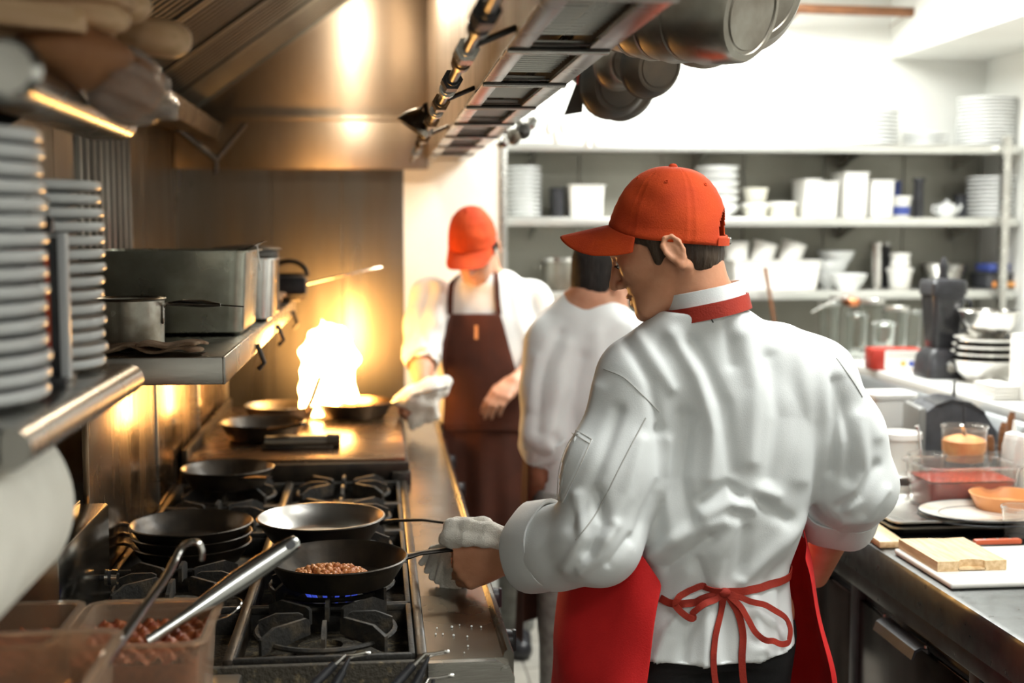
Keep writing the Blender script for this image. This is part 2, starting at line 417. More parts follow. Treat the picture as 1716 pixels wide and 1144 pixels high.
# ------------------------------------------------------------------ the setting
XL, XR, YE, YB, YF = -.80, 2.85, 5.25, 5.85, -1.6
FLOORM = mat('floor_tile', (.42, .40, .35), .45, 0, col2=(.33, .31, .27), nscale=3, rvar=.1)
b = nb(); bx(b, XL - .1, XR + .1, YF - .1, YB + .1, -.08, 0); fl = struct('floor', b, mat('floor_grout', (.16, .15, .13), .8))
tb = nb(); bx(tb, -.147, .147, -.147, .147, -.004, .003, .002, 1); finish(tb)
tme = bpy.data.meshes.new('floor_tile'); tb.to_mesh(tme); tb.free(); tme.materials.append(FLOORM)
for i in range(3):
    for j in range(9):
        o = bpy.data.objects.new('floor_tile', tme); C.objects.link(o); o.parent = fl; o.location = (.38 + i * .3, 2.65 + j * .3, 0)
b = nb(); bx(b, XL - .1, XR + .1, YF - .1, YB + .1, CEIL, CEIL + .08); struct('ceiling', b, WALLW)
b = nb(); bx(b, XL - .1, XL, YF, YB, 0, CEIL); wl = struct('wall_left', b, WALLW)
b = nb(); bx(b, XL, .5, YE, YB, 0, CEIL); we = struct('wall_end', b, WALLW)
b = nb(); bx(b, .5, XR, YB, YB + .1, 0, CEIL); wb = struct('wall_back', b, WALLW)
b = nb(); bx(b, XR, XR + .1, YF, YB, 0, CEIL); struct('wall_right', b, WALLW)
b = nb(); bx(b, XL, XR, YF - .1, YF, 0, CEIL); struct('wall_front', b, WALLW)
b = nb(); bx(b, 2.38, XR - .001, YF + .001, YB - .001, 2.41, CEIL - .001); s_ = struct('ceiling_soffit', b, WALLW)
b = nb(); bx(b, .5, .53, YE - .012, YE + .05, 0, CEIL - .01, .004); struct('trim_1', b, STEEL)
# steel sheets on the cookline walls
for y0, y1 in [(y, y + 1.199) for y in np.arange(.9, 5.2, 1.2)]:
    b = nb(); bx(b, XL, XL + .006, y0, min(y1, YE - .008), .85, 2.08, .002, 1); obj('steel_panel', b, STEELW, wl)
xs = [-.794, -.42, -.14, .108]
for x0, x1 in zip(xs[:-1], xs[1:]):
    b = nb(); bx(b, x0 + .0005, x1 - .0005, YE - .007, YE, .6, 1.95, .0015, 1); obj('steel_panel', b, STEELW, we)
# corrugated strip in the corner of the left wall
for k in range(9):
    y = 3.55 + k * .085
    b = nb(); tube(b, [(XL + .006, y, 1.40), (XL + .006, y, 2.02)], .014, 8); obj('rib', b, STEELW, wl)
# grey panels behind the shelves, partly painted with the shade between them
for k in range(6):
    x0 = .535 + k * .385
    b = nb(); bx(b, x0, x0 + .38, YB - .012, YB, 1.0, 1.985, .002, 1); obj('back_panel', b, WALLB, wb)
# ceiling lights
for i, (x, y, sx, sy, p) in enumerate(FIX):
    t = thing('ceiling_light', ['long ceiling light over the prep table', 'ceiling light above the aisle', 'ceiling light behind the viewpoint', 'narrow ceiling light before the back shelves'][i], 'light', (x, y, CEIL), 0, 'fluorescent ceiling lights')
    b = nb()
    for a in (-1, 1):
        bx(b, -sx / 2 - .02, sx / 2 + .02, a * sy / 2 - .01, a * sy / 2 + .01, -.06, 0, .003); bx(b, a * sx / 2 - .01, a * sx / 2 + .01, -sy / 2, sy / 2, -.06, 0, .003)
    obj('frame', b, WPLAST, t)
    b = nb(); bx(b, -sx / 2, sx / 2, -sy / 2, sy / 2, -.05, -.04); obj('diffuser', b, mat('lit_diffuser', (.9, .9, .9), .5, emit=(1, .97, .9), estr=6), t)

# ------------------------------------------------------------------ gas range
RZ = .905
rg = thing('gas_range', 'long black and steel gas range with open burners along the left wall', 'stove', (0, 2.1, 0))
def rp(name, b, m, par=rg): 
    bmesh.ops.translate(b, verts=b.verts, vec=(0, -2.1, 0)); return obj(name, b, m, par)
b = nb(); bx(b, -.70, .07, 2.1, 4.75, .12, .85, .004); rp('body', b, DARKST)
b = nb(); bx(b, -.72, -.58, 2.1, 5.2, .85, RZ, .004); rp('rear_shelf', b, DARKST)
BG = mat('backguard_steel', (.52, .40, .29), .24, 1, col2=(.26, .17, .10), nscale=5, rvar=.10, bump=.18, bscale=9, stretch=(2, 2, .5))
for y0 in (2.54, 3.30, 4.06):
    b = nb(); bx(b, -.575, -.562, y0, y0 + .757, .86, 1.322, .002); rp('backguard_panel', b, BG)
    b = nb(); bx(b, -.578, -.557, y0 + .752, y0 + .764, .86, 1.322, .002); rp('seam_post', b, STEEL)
# burner deck: black tray with low walls round each burner bay
BY = [2.255 + .30 * i for i in range(5)]
b = nb(); bx(b, -.556, .07, 2.1, 3.60, .845, .862, .002); rp('drip_tray', b, CRUST)
for y in [2.107] + [2.105 + .30 * i for i in range(1, 6)]:
    b = nb(); bx(b, -.556, .062, y - .008, y + .008, .85, RZ - .005, .003); rp('bay_divider', b, IRON)
for x in (-.252, .068, -.552):
    b = nb(); bx(b, x - .009, x + .009, 2.1, 3.62, .85, RZ + .008, .004); rp('side_rail', b, BLACKPAN)
b = nb(); bx(b, -.70, .077, 2.086, 2.1, .55, RZ, .003); rp('end_panel', b, CRUST)
# steel landing ledge at the front
b = nb()
prof = [(.078, .60), (.078, .902), (.205, .902), (.207, .910), (.212, .915), (.219, .914), (.223, .908), (.223, .62), (.218, .60)]
loft(b, [[(x, y, z) for x, z in prof] for y in (2.1, 5.15)]); rp('landing_ledge', b, mat('ledge_steel', (.25, .235, .21), .26, 1, col2=(.20, .185, .16), nscale=5, rvar=.04))
b = nb()
pr2 = [(.078, .80), (.078, .9015), (.19, .9015), (.214, .893), (.223, .872), (.223, .80)]
loft(b, [[(x, y, z) for x, z in pr2] for y in (2.084, 2.1)]); rp('ledge_end_cap', b, STEEL)
b = nb(); cyl(b, (.205, 2.083, .885), (.205, 2.08, .885), .006, seg=12); rp('rivet', b, STEEL)
for y in (2.5, 2.8, 3.1, 3.4, 4.0, 4.5):
    b = nb(); cyl(b, (.223, y, .80), (.262, y, .80), .026, .022, 18); box(b, (.264, y, .80), (.012, .012, .045), .003); rp('knob', b, BPLAST)
for y0 in (2.2, 3.45):
    b = nb(); bx(b, .07, .10, y0, y0 + 1.1, .14, .55, .006); d = rp('oven_door', b, STEEL)
    b = nb(); tube(b, [(.10, y0 + .1, .5), (.14, y0 + .1, .5), (.14, y0 + 1.0, .5), (.10, y0 + 1.0, .5)], .012, 10); rp('door_handle', b, POLISH, d)
# spilled crumbs on the ledge
b = nb()
for px, py in ((732, 1052), (742, 1062), (757, 1050), (783, 1066), (784, 1082), (730, 1062), (770, 1047), (806, 1050), (790, 1049), (760, 1064), (778, 1093)):
    p = atz(px, py, .904); r = random.uniform(.0012, .0028)
    bmesh.ops.create_icosphere(b, subdivisions=1, radius=r, matrix=Matrix.Translation(p))
o = obj('salt_crumb', b, CHINA); tag(o, 'white salt crumbs spilled on the steel ledge', 'crumbs', kind='stuff')

# burners and star grates
def grate_mesh():
    b = nb()
    R0, R1, zt, zb = .040, .118, .043, .002
    for k in range(8):
        a = pi / 8 * 0 + k * pi / 4
        r1 = R1 if k % 2 == 0 else .150
        d = Vector((cos(a), sin(a), 0)); s = Vector((-sin(a), cos(a), 0)); h = .0036
        pts = [(R0, .012), (R0, zt - .004), (R0 + .008, zt), (r1 - .03, zt), (r1, zt - (.014 if k % 2 else .012)), (r1, zb), (r1 - .012, zb), (R0 + .03, .010)]
        rings = [[d * r + s * (sg * h) + Vector((0, 0, z)) for r, z in pts] for sg in (-1, 1)]
        loft(b, rings)
    torus(b, (0, 0, .012), .122, .005, seg=32, rs=6)
    for a in (-1, 1):
        box(b, (a * .149, 0, .006), (.010, .292, .012), .002); box(b, (0, a * .144, .006), (.298, .010, .012), .002)
    finish(b, 30); me = bpy.data.meshes.new('burner_grate'); b.to_mesh(me); b.free(); me.materials.append(IRON); return me
gm = grate_mesh()
bb = nb(); lathe(bb, [(0, .0), (.052, .0), (.055, .012), (.05, .02), (.03, .021), (.028, .012), (0, .012)], 32); finish(bb)
bme = bpy.data.meshes.new('burner_head'); bb.to_mesh(bme); bb.free(); bme.materials.append(CRUST)
rowname = ['front', 'rear']
pos = ['nearest the viewer', 'under the black pan of meat', 'under the bright steel pan', 'just behind the bright steel pan', 'right before the griddle']
for c_, X in enumerate((-.097, -.402)):
    for i, Y in enumerate(BY):
        if c_ == 1 and i in (0, 2): continue
        o = bpy.data.objects.new('burner_grate', gm); C.objects.link(o); o.location = (X, Y, RZ - .005)
        tag(o, 'black cast iron star grate, %s row, %s' % (rowname[c_], pos[i]), 'grate', 'burner grates on the range')
        h = bpy.data.objects.new('burner_head', bme); C.objects.link(h); h.parent = rg; h.location = (X, Y - 2.1, .862)
# low blue gas flame under the black pan
b = nb()
for k in range(14):
    a = 2 * pi * k / 14
    p = Vector((-.097 + .045 * cos(a), BY[1] + .045 * sin(a), .885)); q = p + Vector((.02 * cos(a), .02 * sin(a), .028))
    tube(b, [p, (p + q) / 2 + Vector((0, 0, .003)), q], [.004, .0045, .0006], 6)
o = obj('gas_flame', b, mat('blue_gas_flame', (.05, .08, .5), .5, emit=(.08, .14, 1), estr=.45)); tag(o, 'ring of small blue gas flames under the black pan', 'flame', kind='stuff')

# griddle
gd = thing('griddle', 'flat steel griddle with dark raised front edge beyond the burners', 'griddle', (0, 3.63, RZ))
b = nb(); bx(b, -.55, .085, 0, 1.12, .0, .055, .004); obj('body', b, BLACKPAN, gd)
b = nb(); bx(b, -.54, .075, .02, 1.11, .052, .066, .003); obj('cooking_plate', b, mat('griddle_plate', (.30, .20, .12), .28, .9, col2=(.14, .08, .045), nscale=6, rvar=.1, bump=.1, bscale=30), gd)
b = nb(); bx(b, .035, .09, -.02, .05, -.04, .03, .003); obj('front_block', b, DARKST, gd)
b = nb(); bx(b, -.55, -.535, 0, 1.12, .05, .10, .003); obj('splash_guard', b, BLACKPAN, gd)

# ------------------------------------------------------------------ extraction hood
HB = 1.90
hd = thing('extraction_hood', 'large stainless steel extraction hood over the cookline', 'hood', (0, 3, HB))
def hp(name, b, m, par=hd):
    bmesh.ops.translate(b, verts=b.verts, vec=(0, -3, -HB)); return obj(name, b, m, par)
Y0h = .7
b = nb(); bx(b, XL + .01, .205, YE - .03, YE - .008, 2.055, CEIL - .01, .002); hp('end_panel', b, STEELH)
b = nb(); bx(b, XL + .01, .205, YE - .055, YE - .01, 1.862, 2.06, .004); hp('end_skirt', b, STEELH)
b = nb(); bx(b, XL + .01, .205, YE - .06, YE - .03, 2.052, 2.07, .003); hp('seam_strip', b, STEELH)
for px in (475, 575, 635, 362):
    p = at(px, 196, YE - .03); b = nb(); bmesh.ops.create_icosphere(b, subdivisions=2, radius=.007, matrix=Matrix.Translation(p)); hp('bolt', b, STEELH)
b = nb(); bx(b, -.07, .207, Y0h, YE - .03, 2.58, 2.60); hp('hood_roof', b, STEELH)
# plenum: box whose underside carries louvred air grilles
b = nb(); bx(b, .205, .215, Y0h, YE - .01, HB, CEIL - .01, .002); hp('inner_fascia', b, STEELH)
b = nb(); bx(b, .345, .355, Y0h, YE - .01, HB, CEIL - .01, .002); hp('outer_fascia', b, STEEL)
b = nb(); bx(b, .20, .232, Y0h, YE - .01, HB - .006, HB, .001); hp('underside_strip', b, STEELY)
b = nb(); bx(b, .322, .358, Y0h, YE - .01, HB - .006, HB, .001); hp('underside_strip', b, STEELY)
b = nb(); bx(b, .345, .36, Y0h, YE - .01, HB - .006, HB + .018, .002); hp('edge_lip', b, STEELY)
sb = nb(); box(sb, (0, 0, 0), (.092, .014, .003), 0, Matrix.Rotation(radians(10), 3, 'X')); finish(sb)
sme = bpy.data.meshes.new('slat'); sb.to_mesh(sme); sb.free(); sme.materials.append(STEEL)
sjoint = [1.05 + .46 * i for i in range(10)]
for i, y in enumerate(sjoint[:-1]):
    y1 = sjoint[i + 1]
    t = hp('air_grille', (lambda q: (bx(q, .228, .326, y + .012, y + .03, HB - .003, HB, .001), bx(q, .228, .326, y1 - .03, y1 - .012, HB - .003, HB, .001), bx(q, .228, .326, y + .01, y1 - .01, HB + .06, HB + .064), q)[-1])(nb()), DARKST)
    n = 15
    for k in range(n):
        o = bpy.data.objects.new('slat', sme); C.objects.link(o); o.parent = t; o.location = (.277, y + .04 + (y1 - y - .08) * k / (n - 1) - 3, .012)
    q = nb(); bx(q, .20, .357, y - .010, y - .004, HB - .010, HB - .004, .002); hp('joint_bar', q, DARKST)
    q = nb(); bx(q, .20, .357, y + .003, y + .014, HB - .012, HB - .004, .002); hp('joint_bar', q, STEEL)
    q = nb(); cyl(q, (.285, y + .02, HB - .003), (.285, y + .02, HB - .009), .005, seg=10); hp('bolt', q, DARKST)
# sloping baffle filters
fa, fb2 = Vector((XL + .03, 0, 2.07)), Vector((-.05, 0, 2.585)); fd = (fb2 - fa).normalized(); fn = Vector((fd.z, 0, -fd.x)); flen = (fb2 - fa).length
bf = nb()
pp = [(-.02, 0), (-.012, .014), (.012, .014), (.02, 0), (.016, 0), (.010, .011), (-.010, .011), (-.016, 0)]
loft(bf, [[fa + fd * s + Vector((0, x, 0)) + fn * z - fa for x, z in pp] for s in (.04, flen - .04)]); finish(bf)
bfme = bpy.data.meshes.new('baffle'); bf.to_mesh(bfme); bf.free(); bfme.materials.append(mat('greasy_filter', (.11, .108, .095), .45, .9, col2=(.06, .055, .045), nscale=6))
for i in range(9):
    y = Y0h + .05 + .5 * i
    q = nb()
    for s0, s1 in ((0, .05), (flen - .05, flen)):
        rr = [fa + fd * s0, fa + fd * s1, fa + fd * s1 + fn * .02, fa + fd * s0 + fn * .02]
        loft(q, [[p + Vector((0, yy, 0)) for p in rr] for yy in (y, y + .49)])
    for yy in (y, y + .46):
        rr = [fa, fa + fd * flen, fa + fd * flen + fn * .022, fa + fn * .022]
        loft(q, [[p + Vector((0, y2, 0)) for p in rr] for y2 in (yy, yy + .03)])
    rr = [fa - fn * .03, fa + fd * flen - fn * .03, fa + fd * flen - fn * .025, fa - fn * .025]
    loft(q, [[p + Vector((0, y2, 0)) for p in rr] for y2 in (y, y + .49)])
    t = hp('baffle_filter', q, mat('filter_frame', (.15, .146, .13), .45, .9, col2=(.09, .085, .07), nscale=6))
    for k in range(8):
        o = bpy.data.objects.new('baffle', bfme); C.objects.link(o); o.parent = t; o.location = fa + Vector((0, y + .065 + k * .052, 0)) - Vector((0, 3, HB))
b = nb()
loft(b, [[(x, y, z) for x, z in ((XL + .01, 2.0), (-.62, 1.97), (-.60, 2.03), (-.61, 2.035), (-.635, 1.985), (XL + .03, 2.06), (XL + .01, 2.06))] for y in (Y0h, YE - .06)]); hp('grease_trough', b, DARKST)
b = nb(); tube(b, [at(285, 205, 4.9), at(362, 268, 5.12)], .014, 8); hp('trough_drain', b, DARKST)
b = nb(); tube(b, [at(412, 208, 5.12), at(362, 268, 5.12), at(362, 292, 5.12)], .011, 8); hp('trough_drain', b, DARKST)
# lamp inside the hood
LX, LY, LZ = .0, 4.62, 2.50
lp = thing('hood_lamp', 'round vapour-proof lamp up inside the hood', 'lamp', (LX, LY, 2.58), 0)
b = nb(); cyl(b, (0, 0, 0), (0, 0, -.03), .06, .05, 24); obj('base', b, STEEL, lp)
b = nb(); lathe(b, [(.045, -.03), (.055, -.06), (.05, -.10), (.03, -.125), (0, -.13)], 24); obj('globe', b, mat('lit_globe', (1, .9, .7), .4, emit=(1, .84, .62), estr=130), lp)
point('hood_lamp_light', (LX, LY, 2.40), 5, (1, .84, .64), .04)
# ------------------------------------------------------------------ fire suppression pipe and nozzle along the hood edge
sp = thing('suppression_pipe', 'grimy metal pipe with threaded fittings along the hood edge', 'pipe', (.135, 2.9, 1.885))
b = nb(); tube(b, [(0, -2.0, 0), (0, 2.1, 0)], .009, 10); obj('pipe_run', b, DARKST, sp)
BRASS = mat('grimy_brass', (.30, .17, .08), .35, .9, col2=(.07, .05, .035), nscale=25, rvar=.1)
for k, (y, n, m) in enumerate([(-1.32, 1, BPLAST), (-1.22, 0, BPLAST), (-.98, 1, STEEL), (-.86, 0, BRASS), (-.60, 1, BPLAST), (-.45, 0, STEEL), (-.2, 1, BRASS), (0, 0, STEEL), (.25, 1, BRASS), (.55, 0, STEEL), (.8, 1, BRASS), (1.1, 0, BRASS), (1.5, 1, STEEL)]):
    b = nb(); L_ = .055 if n else .035
    cyl(b, (0, y, 0), (0, y + L_, 0), .019 if n else .016, .019 if n else .016, 6 if n else 14)
    cyl(b, (0, y + L_, 0), (0, y + L_ + .02, 0), .013, .013, 14); cyl(b, (0, y - .02, 0), (0, y, 0), .013, .013, 14)
    obj('fitting', b, m, sp)
b = nb(); tube(b, [(0, -1.7, .0), (-.02, -1.6, .02), (.022, -1.4, .03), (.025, -1.0, .025), (.02, -.4, .03), (.015, .5, .03)], .0035, 6); obj('thin_cable', b, DARKST, sp)
for y in (-1.0, -.2, .8):
    b = nb(); tube(b, [(0, y, 0), (.07, y, .03)], .005, 8); obj('bracket', b, DARKST, sp)
nz = at(697, 205, 3.4)
t = thing('suppression_nozzle', 'dark bell-shaped nozzle hanging beside the hood pipe', 'nozzle', nz)
b = nb(); lathe(b, [(0, .035), (.02, .032), (.036, .01), (.044, -.012), (.046, -.02), (.040, -.02), (.03, .0), (0, .02)], 24, Matrix.Rotation(radians(35), 4, 'Y')); obj('bell', b, DULL, t)
b = nb(); tube(b, [(.01, 0, .03), (.025, 0, .05), (.135 - nz.x, 0, 1.885 - nz.z)], .007, 8); obj('arm', b, DARKST, t)
# valve cluster on the outer side of the hood
t = thing('gas_valve', 'shiny valve with round fittings on the far side of the hood', 'valve', at(872, 222, 4.0))
for k, (dx, dz, r) in enumerate([(-.05, -.03, .018), (-.02, -.012, .024), (.01, .006, .026), (.035, .03, .020), (.0, .035, .012), (-.045, .01, .012)]):
    b = nb(); lathe(b, [(0, r), (r * .6, r * .85), (r, r * .2), (r, -r * .3), (r * .6, -r * .9), (0, -r)], 16, Matrix.Translation((dx, .01 * k, dz)) @ Matrix.Rotation(.6 * k, 4, 'X')); obj('fitting', b, (POLISH, DULL, DARKST)[k % 3], t)
b = nb(); tube(b, [(-.07, .02, -.04), (.0, .02, .0), (.05, .02, .045)], .012, 8); tube(b, [(-.01, .02, .0), (-.06, .06, .02)], .007, 8); obj('valve_body', b, POLISH, t)

# ------------------------------------------------------------------ left wall shelves near the viewer
def wshelf(name, label, z, y0, y1, thick):
    t = thing(name, label, 'shelf', (XL, y0, z))
    b = nb()
    xe = -.345 - XL
    prof = [(0, 0), (0, -.004), (xe - .02, -.004), (xe - .02, 0)]
    loft(b, [[(x, y, zz) for x, zz in prof] for y in (0, y1 - y0)]); obj('shelf_plate', b, STEELY, t)
    b = nb(); ring = [(xe - .02 + .026 * cos(a), -.020 + .022 * sin(a)) for a in np.linspace(pi / 2, -pi / 2, 10)] 
    ring = ring + [(xe - .06, -.042), (xe - .06, -.036), (xe - .025, -.036), (xe - .025, -.004), (xe - .06, -.004), (xe - .06, .002)]
    loft(b, [[(x, y, zz) for x, zz in ring] for y in (0, .006, y1 - y0 - .006, y1 - y0)]); obj('rolled_edge', b, STEELY, t, ang=50)
    b = nb(); bx(b, 0, xe - .03, 0, .006, -.045, 0, .001); obj('end_plate', b, DARKST, t)
    for yy in (.15, y1 - y0 - .12):
        b = nb(); loft(b, [[(0, q, -.004), (xe - .12, q, -.004), (xe - .12, q, -.02), (.02, q, -.2), (0, q, -.2)] for q in (yy, yy + .006)]); obj('bracket', b, DARKST, t)
    return t
wshelf('wall_shelf', 'lower steel shelf with rolled edge carrying plate stacks, nearest the viewer', 1.425, 1.29, 1.90, .04)
wshelf('wall_shelf', 'upper left steel shelf with rolled edge carrying wooden boards', 1.79, 1.17, 1.90, .04)
for i_, (nm, p0) in enumerate([('end_knob', at(22, 118, 1.17))]):
    b = nb(); lathe(b, [(0, .012), (.022, .010), (.028, 0), (.024, -.012), (0, -.014)], 24, Matrix.Translation(p0 + Vector((0, -.012, 0))) @ Matrix.Rotation(pi / 2, 4, 'X'))
    o = obj('shelf_end_cap', b, STEEL); tag(o, 'round grey metal cap at the near end of the upper shelf', 'cap')

# plates
def plate_mesh(R, t, fat, name='dinner_plate'):
    b = nb(); s = R / .13
    lathe(b, [(0, .004), (.060 * s, .004), (.062 * s, 0), (.070 * s, 0), (.072 * s, .004), (.10 * s, .010), (.125 * s, t - fat), (.1295 * s, t - fat * .75), (.13 * s, t - fat * .4), (.1285 * s, t), (.122 * s, t - .001), (.10 * s, .0145), (.075 * s, .0085), (0, .008)], 44)
    finish(b, 60); me = bpy.data.meshes.new(name); b.to_mesh(me); b.free(); return me
def stack(me, m, n, pitch, loc, group, where, name='dinner_plate', cat='plate', jit=.002, tilt_top=0., word='white plate'):
    if not me.materials: me.materials.append(m)
    for k in range(n):
        o = bpy.data.objects.new(name, me); C.objects.link(o)
        o.location = (loc[0] + random.uniform(-jit, jit), loc[1] + random.uniform(-jit, jit), loc[2] + k * pitch)
        o.rotation_euler = (0, 0, random.uniform(0, 6))
        i = n - k
        tag(o, '%s, %s from the top of %s' % (word, ORD[i], where) if i > 1 else '%s on top of %s' % (word, where), cat, group)
p1 = plate_mesh(.137, .0235, .0135); stack(p1, CHINAB, 16, .0186, (-.500, 1.455, 1.4255), 'near stack of plates', 'the near stack on the left shelf')
p2 = plate_mesh(.115, .0215, .012); stack(p2, CHINAB, 14, .0183, (-.487, 1.80, 1.4255), 'second stack of plates', 'the shorter left stack')
# card holder with red border
t = thing('card_holder', 'upright black card with red border between the plate stacks', 'card holder', (-.448, 1.645, 1.4262))
b = nb(); bx(b, -.07, .055, -.004, .004, .012, .185, .001); obj('card', b, BPLAST, t)
b = nb()
for q in ((-.06, .044, .165, .171), (-.06, .044, .03, .036)): bx(b, q[0], q[1], -.0052, -.0035, q[2], q[3])
for q in (-.06, .038): bx(b, q, q + .006, -.0052, -.0035, .03, .171)
obj('red_border', b, mat('orange_red_print', (.55, .06, .01), .5), t)
b = nb(); bx(b, .0555, .066, -.012, .008, .0, .19, .002); obj('side_channel', b, mat('pale_acrylic', (.62, .64, .66), .3), t)
b = nb(); bx(b, -.07, .066, -.03, .03, .0, .012, .003); obj('foot', b, BPLAST, t)
b = nb(); bx(b, .0, .035, -.034, -.030, .002, .012, .002); obj('white_sticker', b, CHINA, t)
t = thing('binder_clip', 'black clip with chrome lever above the card', 'clip', (-.414, 1.64, 1.6161))
b = nb(); loft(b, [[(x, -.012, 0), (x, .012, 0), (x, .003, .02), (x, -.003, .02)] for x in (-.016, .016)]); obj('jaw', b, BPLAST, t)
b = nb(); tube(b, [(-.01, 0, .018), (-.014, -.01, .04), (0, -.014, .05), (.014, -.01, .04), (.01, 0, .018)], .0018, 6); obj('lever', b, POLISH, t)

# wooden boards and bagged bread on the upper shelf
def board(label, c, L_, W_, th, yaw, tilt, handle=0.):
    t = tag(bpy.data.objects.new('wooden_board', None), label, 'board', 'wooden boards on the upper shelf')
    b = nb()
    out = [(x - L_ / 2 + L_ / 2, y) for x, y in rrect(L_, W_, min(W_, L_) * .18, 6)]
    rings = [[(x * s, y * s, z) for x, y in out] for s, z in ((.97, -th / 2), (1, -th / 2 + .004), (1, th / 2 - .004), (.97, th / 2))]
    loft(b, rings)
    o = obj('wooden_board', b, WOOD); o.location = c; o.rotation_euler = (0, tilt, yaw); tag(o, label, 'board', 'wooden boards on the upper shelf')
    bpy.data.objects.remove(t); return o
def paddle(label, tip, yaw, tilt, L_, w, th):
    b = nb(); rings = []
    for i in range(17):
        s = (i / 16) ** 2; x = -L_ * s; rd = sqrt(max(0, 1 - (1 - min(1, s * L_ / w)) ** 2)) * .97 + .03; ww = w * rd * (1 + max(0, s - .45) * 2.2)
        rings.append([(x, ww * cos(a) * .9 * 1.0, th / 2 * (abs(sin(a)) ** .6) * (1 if sin(a) > 0 else -1) * rd) for a in np.linspace(0, 2 * pi, 16, endpoint=False)])
    loft(b, rings); o = obj('wooden_paddle', b, WOOD); o.location = tip; o.rotation_euler = (0, tilt, yaw); return tag(o, label, 'paddle', 'wooden boards on the upper shelf')
paddle('wooden paddle whose rounded handle sticks out furthest right over the shelf', at(319, 70, 1.66), radians(-14), radians(8), .30, .030, .048)
paddle('wooden paddle lying under the topmost boards', at(255, 12, 1.60), radians(10), radians(2), .28, .030, .046)
paddle('wooden paddle at the top left corner, pointing right', at(218, 36, 1.52), radians(-4), radians(10), .22, .026, .036)
board('thick wooden board lowest on the upper shelf, square end showing', at(45, 34, 1.50), .13, .10, .026, radians(8), radians(3))
board('wooden board stacked second on the upper shelf', at(60, -2, 1.56), .22, .12, .022, radians(-6), radians(0))
board('dark wooden board lying flat beneath the other boards', at(70, 66, 1.58), .16, .12, .026, radians(16), radians(5))
# bag of bread
b = nb()
for k in range(1): bmesh.ops.create_icosphere(b, subdivisions=4, radius=1.0)
cb = at(208, 140, 1.62)
for v in b.verts:
    q = v.co.copy(); n = .10 * sin(5 * q.x + 3 * q.z) + .07 * sin(9 * q.y + 4 * q.z) + .05 * sin(13 * q.z + 7 * q.x)
    q *= 1 + n; v.co = Vector((q.x * .055, q.y * .09, q.z * .050)) + Vector((.02 * q.z * -1, 0, 0))
bag = obj('bread_bag', b, BAG, None, cb); tag(bag, 'crumpled clear plastic bag of brown bread on the upper shelf', 'bag')
b = nb(); bmesh.ops.create_icosphere(b, subdivisions=3, radius=1.0)
for v in b.verts: v.co = Vector((v.co.x * .042, v.co.y * .07, v.co.z * .036 * (1 + .1 * sin(20 * v.co.y))))
obj('loaf', b, BREAD, bag)
b = nb(); bmesh.ops.create_icosphere(b, subdivisions=3, radius=1.0)
for v in b.verts: v.co = Vector((v.co.x * .07, v.co.y * .08, v.co.z * .035 * (1 + .15 * sin(6 * v.co.x))))
o = obj('bread_loaf', b, BREAD, None, at(120, 95, 1.55)); tag(o, 'dark brown loaf behind the rolled shelf edge, left of the bag', 'bread')

# paper roll under the lower shelf
t = thing('paper_towel_roll', 'big white paper towel roll hanging under the lower plate shelf', 'paper roll', (-.474, 1.22, 1.302))
b = nb(); lathe(b, [(.02, 0), (.112, 0), (.114, .004), (.114, .31), (.112, .314), (.02, .314), (.02, 0)], 56, Matrix.Rotation(-pi / 2, 4, 'X')); obj('roll', b, PAPER, t)
b = nb()
loft(b, [[(.1145 * cos(a) * 1.006, y, .1145 * sin(a) * 1.006) for a in np.linspace(radians(120), radians(-35), 24)] + [(.1165 * cos(a) * 1.006, y, .1165 * sin(a) * 1.006) for a in np.linspace(radians(-35), radians(120), 24)] for y in (.0, .312)]); obj('loose_sheet', b, PAPER, t)
b = nb(); tube(b, [(0, -.03, 0), (0, .35, 0)], .012, 12); obj('spindle', b, STEEL, t)
for y in (-.02, .33):
    b = nb(); tube(b, [(0, y, 0), (0, y, .118)], .005, 8); obj('hanger', b, STEEL, t)

# ------------------------------------------------------------------ long steel shelf over the range
sh = thing('overshelf', 'long steel shelf over the range holding roasting pan and saucepan', 'shelf', (XL, 2.46, 1.38))
xe = -.29 - XL
b = nb(); bx(b, 0, xe, 0, 2.1, -.012, 0, .002); obj('shelf_plate', b, STEELY, sh)
b = nb(); bx(b, 0, xe, -.002, .006, -.052, .001, .004); obj('end_lip', b, STEEL, sh)
b = nb(); bx(b, xe - .006, xe + .002, -.002, 2.1, -.052, .001, .003); obj('front_lip', b, STEELY, sh)
for y in (.62, 1.25, 1.9):
    b = nb(); tube(b, [(xe + .004, y, -.03), (xe + .02, y, -.075), (xe + .006, y, -.09)], .006, 8); obj('hook', b, DARKST, sh)
for y in (.3, 1.8):
    b = nb(); loft(b, [[(0, q, -.012), (xe - .1, q, -.012), (0, q, -.22)] for q in (y, y + .005)]); obj('bracket', b, DARKST, sh)

# roasting pan
def rpan(label, c, w, d, h, m, bail=True):
    t = thing('roasting_pan', label, 'pan', c)
    b = nb(); binshape(b, w, d, h, .035, .002, .94, .010); obj('pan_body', b, m, t)
    if bail:
        b = nb(); tube(b, [(w / 2 - .03, -.03, h - .004)] + [(w / 2 + .006 + .03 * sin(a), -.03, h + .010 - .0 + .012 * sin(a)) for a in np.linspace(.2, pi - .2, 8)] + [(w / 2 + .02, -.03, h - .05)], .0022, 6); obj('wire_handle', b, POLISH, t)
    return t
rpan('deep steel roasting pan with rolled rim on the overshelf', (-.478, 3.12, 1.381), .365, .36, .192, mat('worn_roasting_pan', (.42, .43, .37), .30, 1, col2=(.24, .24, .20), nscale=9, rvar=.1, bump=.12, bscale=35))
rpan('smaller steel pan standing just beyond the roasting pan', (-.405, 3.50, 1.381), .27, .22, .165, POLISH, False)
